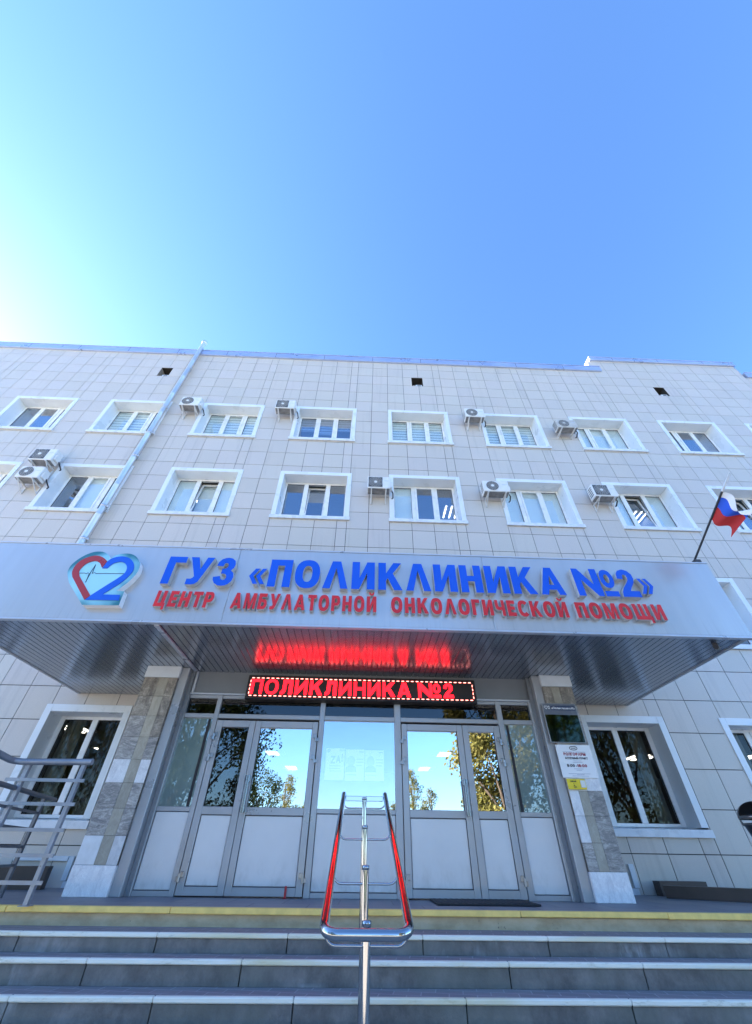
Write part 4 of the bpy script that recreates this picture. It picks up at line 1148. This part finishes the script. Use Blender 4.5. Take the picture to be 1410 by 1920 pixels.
for a in range(17):
    tt = 2 * math.pi * a / 16
    pts.append((2.945 + .026 * math.sin(tt) ** 3, Y - .022, 2.237 + .026 * (13 * math.cos(tt) - 5 * math.cos(2 * tt) - 2 * math.cos(3 * tt) - math.cos(4 * tt)) / 16))
m_.tube(pts, .004, 'plaque_white', 5, False)
add_glyph(m_, '2', 2.978, 3.005, 2.215, .06, Y - .023, .0015, .03, 'plaque_white', 'plaque_white')
mk('title', m_, t)
t = thing('pharmacy_plaque', (3.2, Y, 1.29), 'white pharmacy plaque with opening hours on the right pillar', 'plaque')
m_ = MB(); m_.bbox(2.948, 3.472, Y - .012, Y, 1.297, 1.715, 'plaque_white', .002); mk('board', m_, t)
m_ = MB(); yy = Y - .0145; dp = .0018
def txt(s_, xc, wd, z, h_, mf, bold=.03): sign_word(None, s_, xc - wd / 2, xc + wd / 2, z, z + h_, yy, dp, bold, .07, mf, mf, one=m_)
txt('ВОЛГОФАРМ', 3.205, .33, 1.575, .038, 'ink_red', .045); txt('АПТЕЧНЫЙ', 3.145, .20, 1.527, .028, 'ink_black', .04); txt('ПУНКТ', 3.325, .125, 1.527, .028, 'ink_black', .04)
txt('8:00', 3.105, .115, 1.43, .038, 'ink_black', .04); txt('-', 3.185, .02, 1.43, .038, 'ink_black', .03); txt('18:00', 3.275, .14, 1.43, .038, 'ink_red', .04)
for x0_, x1_, z in ((3.03, 3.37, 1.620), (3.16, 3.28, 1.505), (3.15, 3.29, 1.487), (3.14, 3.28, 1.405), (3.17, 3.25, 1.388), (3.04, 3.36, 1.345), (3.16, 3.27, 1.334), (3.09, 3.33, 1.318)):
    m_.box(x0_, x1_, yy - .0005, yy + .0008, z, z + .004, 'poster_ink')
el = [(3.21 + .058 * math.cos(a * math.pi / 12), yy, 1.672 + .024 * math.sin(a * math.pi / 12)) for a in range(25)]
m_.tube(el, .0045, 'ink_black', 5, False); m_.box(3.175, 3.245, yy - .0005, yy + .0008, 1.667, 1.677, 'ink_black')
mk('print', m_, t)
t = thing('call_button', (3.12, Y, 1.155), 'yellow call button panel with a white button and wheelchair symbol', 'call button')
m_ = MB(); m_.bbox(2.985, 3.25, Y - .02, Y, 1.158, 1.283, 'sign_yellow', .012); mk('panel', m_, t)
m_ = MB(); m_.bbox(3.172, 3.236, Y - .034, Y - .0205, 1.18, 1.265, 'button_white', .01); mk('button', m_, t)
m_ = MB(); yy = Y - .0225
m_.tube([(3.075, yy, 1.218), (3.075, yy, 1.196), (3.093, yy, 1.196), (3.103, yy, 1.18)], .003, 'ink_black', 5); m_.tube([(3.075, yy, 1.228), (3.075, yy + .001, 1.229)], .005, 'ink_black', 8)
m_.tube([(3.085, yy, 1.203), (3.07, yy, 1.203), (3.064, yy, 1.190), (3.072, yy, 1.178), (3.087, yy, 1.178), (3.094, yy, 1.188)], .0025, 'ink_black', 5)
for i in range(4): m_.box(3.035 + i * .022, 3.05 + i * .022, yy, yy + .001, 1.245, 1.262, 'ink_black')
mk('symbol', m_, t)

# ------------------------------------------------------------------ stairs and porch
PX0, PX1 = -4.1, 7.0
st = thing('entrance_stairs', (1.4, 5.67, GROUND), 'wide grey entrance steps with pale painted edges and a yellow top edge', 'stairs')
m_ = MB(); m_.box(-7.0, PX1, 5.72, FD + .30, GROUND, -.046, 'riser_slab')
m_.box(-7.0, PX1, 5.76, FD + .30, -.045, 0, 'porch_tile')
mk('landing', m_, st)
m_ = MB(); x = PX0 - 2.9; i = 0
rg = random.Random(11)
while x < PX1:
    L_ = rg.uniform(1.5, 2.1); x1 = min(PX1, x + L_)
    m_.bbox(x + .002, x1 - .002, 5.67 + rg.uniform(-.004, .004), 5.757, -.045 + rg.uniform(-.003, .003), .003, 'yellow_paint', .006); x = x1
mk('yellow_edge', m_, st)
m_ = MB(); m_.box(-7.0, PX1, 5.70, 5.719, -.137, -.046, 'tan_paint'); mk('tan_riser', m_, st)
ys = [5.69, 5.285, 5.02, 4.716, 4.40, 4.08, 3.76, 3.44, 3.12, 2.8]
zt = [-.137, -.2615, -.412, -.545, -.675, -.805, -.935, -1.065, GROUND]
for i in range(8):
    z = zt[i]; yf = ys[i + 1]
    s_ = MB()
    s_.box(-7.0, PX1, yf + .055, ys[i] + (.03 if i == 0 else .02), z - .03, z, 'tread_paver')
    x = -7.0 + rg.uniform(0, .8); xs_ = [-7.0]
    while x < PX1 - .4: xs_.append(x); x += rg.uniform(1.0, 1.35)
    xs_.append(PX1)
    for a, c in zip(xs_[:-1], xs_[1:]):
        o_ = rg.uniform(-.003, .003)
        s_.bbox(a + .004, c - .004, yf + .018 + o_, yf + .06, max(zt[i + 1], z - .2) - .002 if i < 7 else GROUND, z - .031, 'riser_slab', .004)
    so_ = mk('step', s_, st, org=(1.4, yf, z))
    nz = MB()
    for a, c in zip(xs_[:-1], xs_[1:]): nz.bbox(a + .0015, c - .0015, yf + rg.uniform(-.002, .002), yf + .054, z - .030, z + .003, 'nosing_paint', .007)
    mk('nosing', nz, so_)
# red door peg and mat
t = MB(); t.bbox(-.882, -.855, 6.86, 6.888, .004, .115, 'ink_red', .004); t.bbox(-.895, -.842, 6.85, 6.90, .001, .0035, 'ink_red', .001)
MATS['peg_red'] = simple('peg_red', (.45, .02, .03), .4)
for k_, nme in enumerate(t.slots): t.slots[k_] = 'peg_red'
mk('door_stop', t, org=(-.87, 6.87, 0), label='small upright red peg on the porch in front of the left doors', cat='peg')
m_ = MB(); m_.bbox(.93, 2.10, 6.20, 6.88, .004, .020, 'black_rubber', .006)
for i in range(16): m_.box(.97 + i * .07, 1.0 + i * .07, 6.24, 6.84, .0205, .0235, 'joint_dark')
mk('door_mat', m_, org=(1.5, 6.5, 0), label='dark rubber door mat lying in front of the right entrance doors', cat='door mat')
# brown low kerbs beside the porch
def kerb(pts, h, label, w_=.09):
    a, c = Vector((*pts[0], 0)), Vector((*pts[1], 0)); d = (c - a).normalized(); nn = Vector((-d.y, d.x, 0)) * w_
    m = MB()
    q = [a - nn, c - nn, c + nn, a + nn]
    vs = [(*p.xy, .002) for p in q] + [(*p.xy, h) for p in q]
    m.raw(vs, [(3, 2, 1, 0), (4, 5, 6, 7), (0, 1, 5, 4), (1, 2, 6, 5), (2, 3, 7, 6), (3, 0, 4, 7)], 'brown_metal')
    return m, a
t = thing('ramp_kerb', (4.5, 7.8, 0), 'low brown metal clad kerb at the right end of the porch', 'kerb')
m_, a = kerb([(4.50, 7.80), (6.9, 6.0)], .135, ''); mk('kerb_body', m_, t)
m_, a = kerb([(4.62, 8.18), (5.35, 8.18)], .17, ''); mk('rear_block', m_, t)
t = thing('ramp_kerb', (-4.6, 8.0, 0), 'low brown metal clad kerb behind the railing at the left end of the porch', 'kerb')
m_, a = kerb([(-4.45, 7.95), (-6.8, 7.5)], .25, ''); mk('kerb_body', m_, t)

# ------------------------------------------------------------------ centre handrail
t = thing('stair_handrail', (.07, 4.3, -.5), 'polished chrome double handrail on four posts up the middle of the steps', 'handrail')
RA, RB = Vector((0, 3.05, .095)), Vector((0, 5.5, .93)); sl_ = (RB - RA)
def rz(y): return RA.z + (y - RA.y) * sl_.z / sl_.y
CXH, HW, TR = .070, .233, .0255
for sg in (-1, 1):
    m_ = MB(); xx = CXH + sg * HW
    pts = [(xx, 5.53, rz(5.53)), (xx, 3.13, rz(3.13)), ]
    m_.tube(pts, TR, 'chrome', 20)
    m_.tube([(xx, 5.53, rz(5.53)), (xx, 5.545, rz(5.545)), (xx, 5.552, rz(5.552))], [TR, TR * .8, TR * .3], 'chrome', 16)
    mk('rail', m_, t)
m_ = MB(); arc = []
for k in range(7):
    a = math.pi / 2 * k / 6; R_ = .075
    arc.append((CXH - HW + R_ - R_ * math.cos(a), 3.05 + R_ - R_ * math.sin(a), 0))
pts = [(p[0], p[1], rz(p[1])) for p in arc]
pts = [(CXH - HW, 3.129, rz(3.129))] + pts + [(2 * CXH - p[0], p[1], p[2]) for p in reversed(pts)] + [(CXH + HW, 3.129, rz(3.129))]
m_.tube(pts, TR, 'chrome', 20); mk('end_loop', m_, t)
m_ = MB(); yb = 5.42
m_.bbox(CXH - HW + TR, CXH + HW - TR, yb - .012, yb + .012, rz(yb) - .035, rz(yb) + .012, 'chrome', .004); mk('cross_plate', m_, t)
for yb in (3.17, 3.82, 4.58, 5.41):
    zz = rz(yb) - .01; fl = GROUND
    for i in range(9):
        if ys[i + 1] <= yb: fl = zt[i] if i else zt[0]; break
    if yb > 5.69: fl = 0
    for i in range(8):
        if ys[i + 1] <= yb < ys[i]: fl = zt[i]
    m_ = MB(); m_.tube([(CXH, yb, fl), (CXH, yb, zz)], .0235, 'chrome', 20); m_.lathe((CXH, yb, zz), [(.0235, -.012), (.026, -.012), (.026, .012), (.0, .016)], 'chrome', 20)
    m_.lathe((CXH, yb, fl), [(.0, .016), (.05, .014), (.055, .002)], 'chrome', 20)
    po = mk('post', m_, t, org=(CXH, yb, fl))
    m_ = MB(); zb_ = zz - .085; R_ = .06
    for sg in (-1, 1):
        xe = CXH + sg * HW * .985
        pts = [(CXH + sg * .022, yb, zb_), (xe - sg * R_, yb, zb_)] + [(xe - sg * R_ + sg * R_ * math.sin(a), yb, zb_ + R_ - R_ * math.cos(a)) for a in (.35, .7, 1.05, 1.35, 1.57)] + [(xe, yb, rz(yb) - .02)]
        m_.tube(pts, .0075, 'chrome', 10)
    mk('bracket', m_, t)

# ------------------------------------------------------------------ left railing
def flatbar(m, p, q, w_=.02, h_=.012, mat='rail_pale'):
    p, q = Vector(p), Vector(q); d = (q - p).normalized(); s_ = Vector((-d.y, d.x, 0)).normalized() * h_; u_ = Vector((0, 0, 1)) * w_
    if abs(d.z) > .9: s_ = Vector((0, h_, 0)); u_ = Vector((w_, 0, 0))
    vs = [p - s_ - u_, p + s_ - u_, p + s_ + u_, p - s_ + u_, q - s_ - u_, q + s_ - u_, q + s_ + u_, q - s_ + u_]
    m.raw(vs, [(0, 1, 2, 3), (7, 6, 5, 4), (0, 4, 5, 1), (1, 5, 6, 2), (2, 6, 7, 3), (3, 7, 4, 0)], mat)
t = thing('porch_railing', (-3.6, 5.6, 0), 'grey metal railing with flat horizontal bars at the left end of the porch', 'railing')
m_ = MB(); m_.tube([(-3.15, 5.6, 1.215), (-3.96, 5.6, 1.205), (-4.02, 5.57, 1.208), (-4.04, 5.50, 1.21), (-3.80, 4.60, 1.225)], .033, 'rail_pale', 16); mk('handrail', m_, t)
for xx in (-3.24, -3.87):
    m_ = MB(); flatbar(m_, (xx, 5.62, .0), (xx, 5.62, 1.19), .022, .022); m_.bbox(xx - .05, xx + .05, 5.57, 5.67, .001, .008, 'rail_pale', .002); mk('post', m_, t)
for z in (1.03, .81, .585, .378, .17):
    m_ = MB(); flatbar(m_, (-4.04, 5.59, z), (-3.15, 5.59, z), .016, .007); mk('bar', m_, t)
t = thing('porch_railing', (-4.05, 6.2, 0), 'darker railing set back behind the left railing, running towards the facade', 'railing')
rp = lambda s_, z: (-3.78 - .21 * s_, 5.1 + .85 * s_ * 1.12, z)
m_ = MB(); m_.tube([rp(-.6, .95), rp(1.9, .95)], .024, 'rail_grey', 14); mk('handrail', m_, t)
for s_ in (-.1, 1.5):
    m_ = MB(); flatbar(m_, rp(s_, 0.), rp(s_, .93), .02, .02, 'rail_grey'); mk('post', m_, t)
for z in (.78, .62, .45, .28):
    m_ = MB(); flatbar(m_, rp(-.6, z), rp(1.5, z), .013, .008, 'rail_grey'); mk('bar', m_, t)

# ------------------------------------------------------------------ litter bin
bxn, byn = 5.43, 6.55
t = thing('litter_bin', (bxn, byn, 0), 'dark metal litter bin with a domed lid at the right end of the porch', 'litter bin')
m_ = MB(); m_.lathe((bxn, byn, 0), [(.001, .36), (.13, .36), (.215, .77), (.232, .775), (.232, .80), (.205, .80), (.12, .38), (.001, .38)], 'satin_steel', 28); mk('bucket', m_, t)
m_ = MB(); m_.lathe((bxn, byn, 0), [(.245, .845), (.25, .85), (.25, .875), (.24, .88)], 'satin_steel', 28)
prof = [(.24 * math.cos(a), .87 + .17 * math.sin(a)) for a in [i * math.pi / 2 / 8 for i in range(9)]]
m_.lathe((bxn, byn, 0), prof, 'rail_grey', 22, math.radians(-80), math.radians(165))
m_.lathe((bxn, byn, 0), [(r * .985, z) for r, z in prof], 'joint_dark', 22, math.radians(-80), math.radians(165))
mk('lid', m_, t)
for a in (.6, 2.7, 4.7):
    m_ = MB(); m_.tube([(bxn + .225 * math.cos(a), byn + .225 * math.sin(a), .78), (bxn + .24 * math.cos(a), byn + .24 * math.sin(a), .85)], .012, 'rail_grey', 8); mk('lid_support', m_, t)
m_ = MB(); m_.tube([(bxn, byn, .0), (bxn, byn, .37)], .03, 'rail_grey', 14); m_.lathe((bxn, byn, 0), [(.0, .02), (.16, .018), (.17, .001)], 'rail_grey', 24); mk('stand', m_, t)

# ------------------------------------------------------------------ flag
B0, B1 = Vector((5.30, 5.16, 4.075)), Vector((5.30, 3.83, 4.73))
t = thing('flagpole', tuple(B0), 'black flagpole with a white blue and red flag on the canopy', 'flag')
m_ = MB(); m_.tube([tuple(B0 - (B1 - B0) * .06), tuple(B0.lerp(B1, .86))], .015, 'pole_black', 10); m_.tube([tuple(B0.lerp(B1, .80)), tuple(B0.lerp(B1, .93)), tuple(B1)], [.02, .015, .010], 'plinth_trim', 10)
m_.bbox(B0.x - .05, B0.x + .05, B0.y - .06, B0.y + .06, 3.992, 4.06, 'pole_black', .006); mk('pole', m_, t)
h0, h1 = B0.lerp(B1, .80), B0.lerp(B1, .50)      # hoist: top (white) to bottom (red)
m_ = MB(); NU, NV = 22, 18
def fp(u, v):
    base = h0.lerp(h1, v ** 1.35)
    d = Vector((.46, .05 + .10 * v, -.66 + .12 * v)) * (.50 * u)
    sag = Vector((-.03, .02, -.10)) * (u * u * (1 - v))
    p = base + d + sag
    p += Vector((.03, -.05, .03)) * math.sin(u * 6.4 + v * 3.4) * (u ** .7) * 1.5
    p += Vector((.0, -.10, .03)) * math.sin(v * math.pi) * u * .9
    return p
vs = [tuple(fp(i / NU, j / NV)) for j in range(NV + 1) for i in range(NU + 1)]
for j in range(NV):
    mat = ('flag_white', 'flag_blue', 'flag_red')[min(2, j * 3 // NV)]
    for i in range(NU):
        k = j * (NU + 1) + i
        m_.raw([vs[k], vs[k + 1], vs[k + NU + 2], vs[k + NU + 1]], [(0, 1, 2, 3)], mat, 1., True)
mk('cloth', m_, t)

# ------------------------------------------------------------------ trees across the plaza (seen in the door glass)
def tree(name, label, x, y, h, r, mat, n, shape='round', seed=0, bare=.22):
    rg = random.Random(seed)
    t = thing(name, (x, y, GROUND), label, 'tree', 'trees across the plaza')
    tr = MB()
    top = h * (.92 if shape != 'round' else .75)
    pts = [(x + rg.uniform(-.1, .1) * i, y + rg.uniform(-.1, .1) * i, GROUND + top * i / 5) for i in range(6)]
    tr.tube(pts, [h * .022 * (1 - .15 * i) for i in range(6)], 'bark', 8)
    clumps = []
    nc = 34
    for i in range(nc):
        f = (i + rg.random()) / nc
        z = GROUND + h * (bare + (1 - bare) * f)
        if shape == 'cone': rr = r * (1 - f) ** .8 + .15
        elif shape == 'column': rr = r * math.sin(math.pi * min(1, .12 + f * .88)) ** .6
        else: rr = r * math.sin(math.pi * (.10 + .86 * f)) ** .7
        a = rg.uniform(0, 6.283); q = rr * math.sqrt(rg.random())
        cx, cy = x + q * math.cos(a), y + q * math.sin(a)
        clumps.append((cx, cy, z, rg.uniform(.28, .55) * (r if shape != 'column' else r * 1.0)))
        if i % 2 == 0:
            k = max(0, min(4, int(f * 4)))
            tr.tube([pts[k], ((pts[k][0] + cx) / 2, (pts[k][1] + cy) / 2, (pts[k][2] + z) / 2 + .2), (cx, cy, z)], [h * .008, h * .005, h * .002], 'bark', 5, False)
    mk('trunk', tr, t)
    cr = MB()
    for i in range(n):
        c = clumps[rg.randrange(nc)]
        d = Vector((rg.gauss(0, 1), rg.gauss(0, 1), rg.gauss(0, 1))).normalized() * c[3] * rg.random() ** .45
        p = Vector(c[:3]) + Vector((d.x, d.y, d.z * .8))
        s_ = rg.uniform(.05, .12) * (h / 11) ** .5
        a = Vector((rg.gauss(0, 1), rg.gauss(0, 1), rg.gauss(0, 1))).normalized(); q = a.orthogonal().normalized(); w_ = a.cross(q)
        cr.face([p + q * s_, p + w_ * s_ * .6, p - q * s_, p - w_ * s_ * .6], mat)
    mk('crown', cr, t)
tree('broadleaf_tree', 'tall golden tree mirrored in the narrow right door glass', 7.2, -9.0, 12.5, 2.3, 'leaf_golden', 20000, 'column', 1, .1)
tree('broadleaf_tree', 'bushy green tree mirrored at the right edge of the door glass', 10.6, -10.5, 12.5, 3.2, 'leaf_green', 12600, 'round', 2, .12)
tree('broadleaf_tree', 'low sunlit bush tree mirrored below the golden tree', 8.4, -13.0, 5.2, 2.0, 'leaf_golden', 6600, 'round', 3, .05)
tree('broadleaf_tree', 'large dark tree mirrored in the narrow left door glass', -9.2, -11.0, 12.0, 3.5, 'leaf_dark', 26000, 'round', 4, .08)
tree('conifer_tree', 'dark conical tree mirrored at the left of the wide left door glass', -6.6, -13.5, 6.6, 1.7, 'leaf_dark', 9000, 'cone', 5, .04)
tree('broadleaf_tree', 'dark bushy tree mirrored low in the wide left door glass', -7.0, -22.0, 6.2, 2.0, 'leaf_dark', 7800, 'round', 6, .05)
tree('poplar_tree', 'distant golden poplar mirrored low in the wide left door glass', -8.0, -42.0, 8.6, 1.5, 'leaf_golden', 4500, 'column', 7, .08)
tree('poplar_tree', 'distant thin poplar mirrored at the inner edge of the left door glass', -6.0, -44.0, 7.0, 1.1, 'leaf_golden', 3600, 'column', 8, .08)
tree('poplar_tree', 'distant tall golden poplar mirrored in the wide right door glass', 6.2, -42.0, 9.3, 1.5, 'leaf_golden', 4800, 'column', 9, .08)
tree('poplar_tree', 'distant shorter poplar mirrored right of the tall one in the right door glass', 8.6, -44.0, 7.8, 1.2, 'leaf_golden', 3900, 'column', 10, .08)
tree('poplar_tree', 'distant small poplar mirrored by the right edge of the central pane', 4.2, -46.0, 6.6, 1.0, 'leaf_golden', 3000, 'column', 11, .08)
tree('broadleaf_tree', 'dark green tree mirrored in the right ground floor window', 15.5, -9.0, 13.0, 4.0, 'leaf_dark', 12600, 'round', 12, .08)
tree('broadleaf_tree', 'dark green tree mirrored in the left ground floor window', -16.0, -9.5, 13.0, 4.0, 'leaf_dark', 12600, 'round', 13, .08)
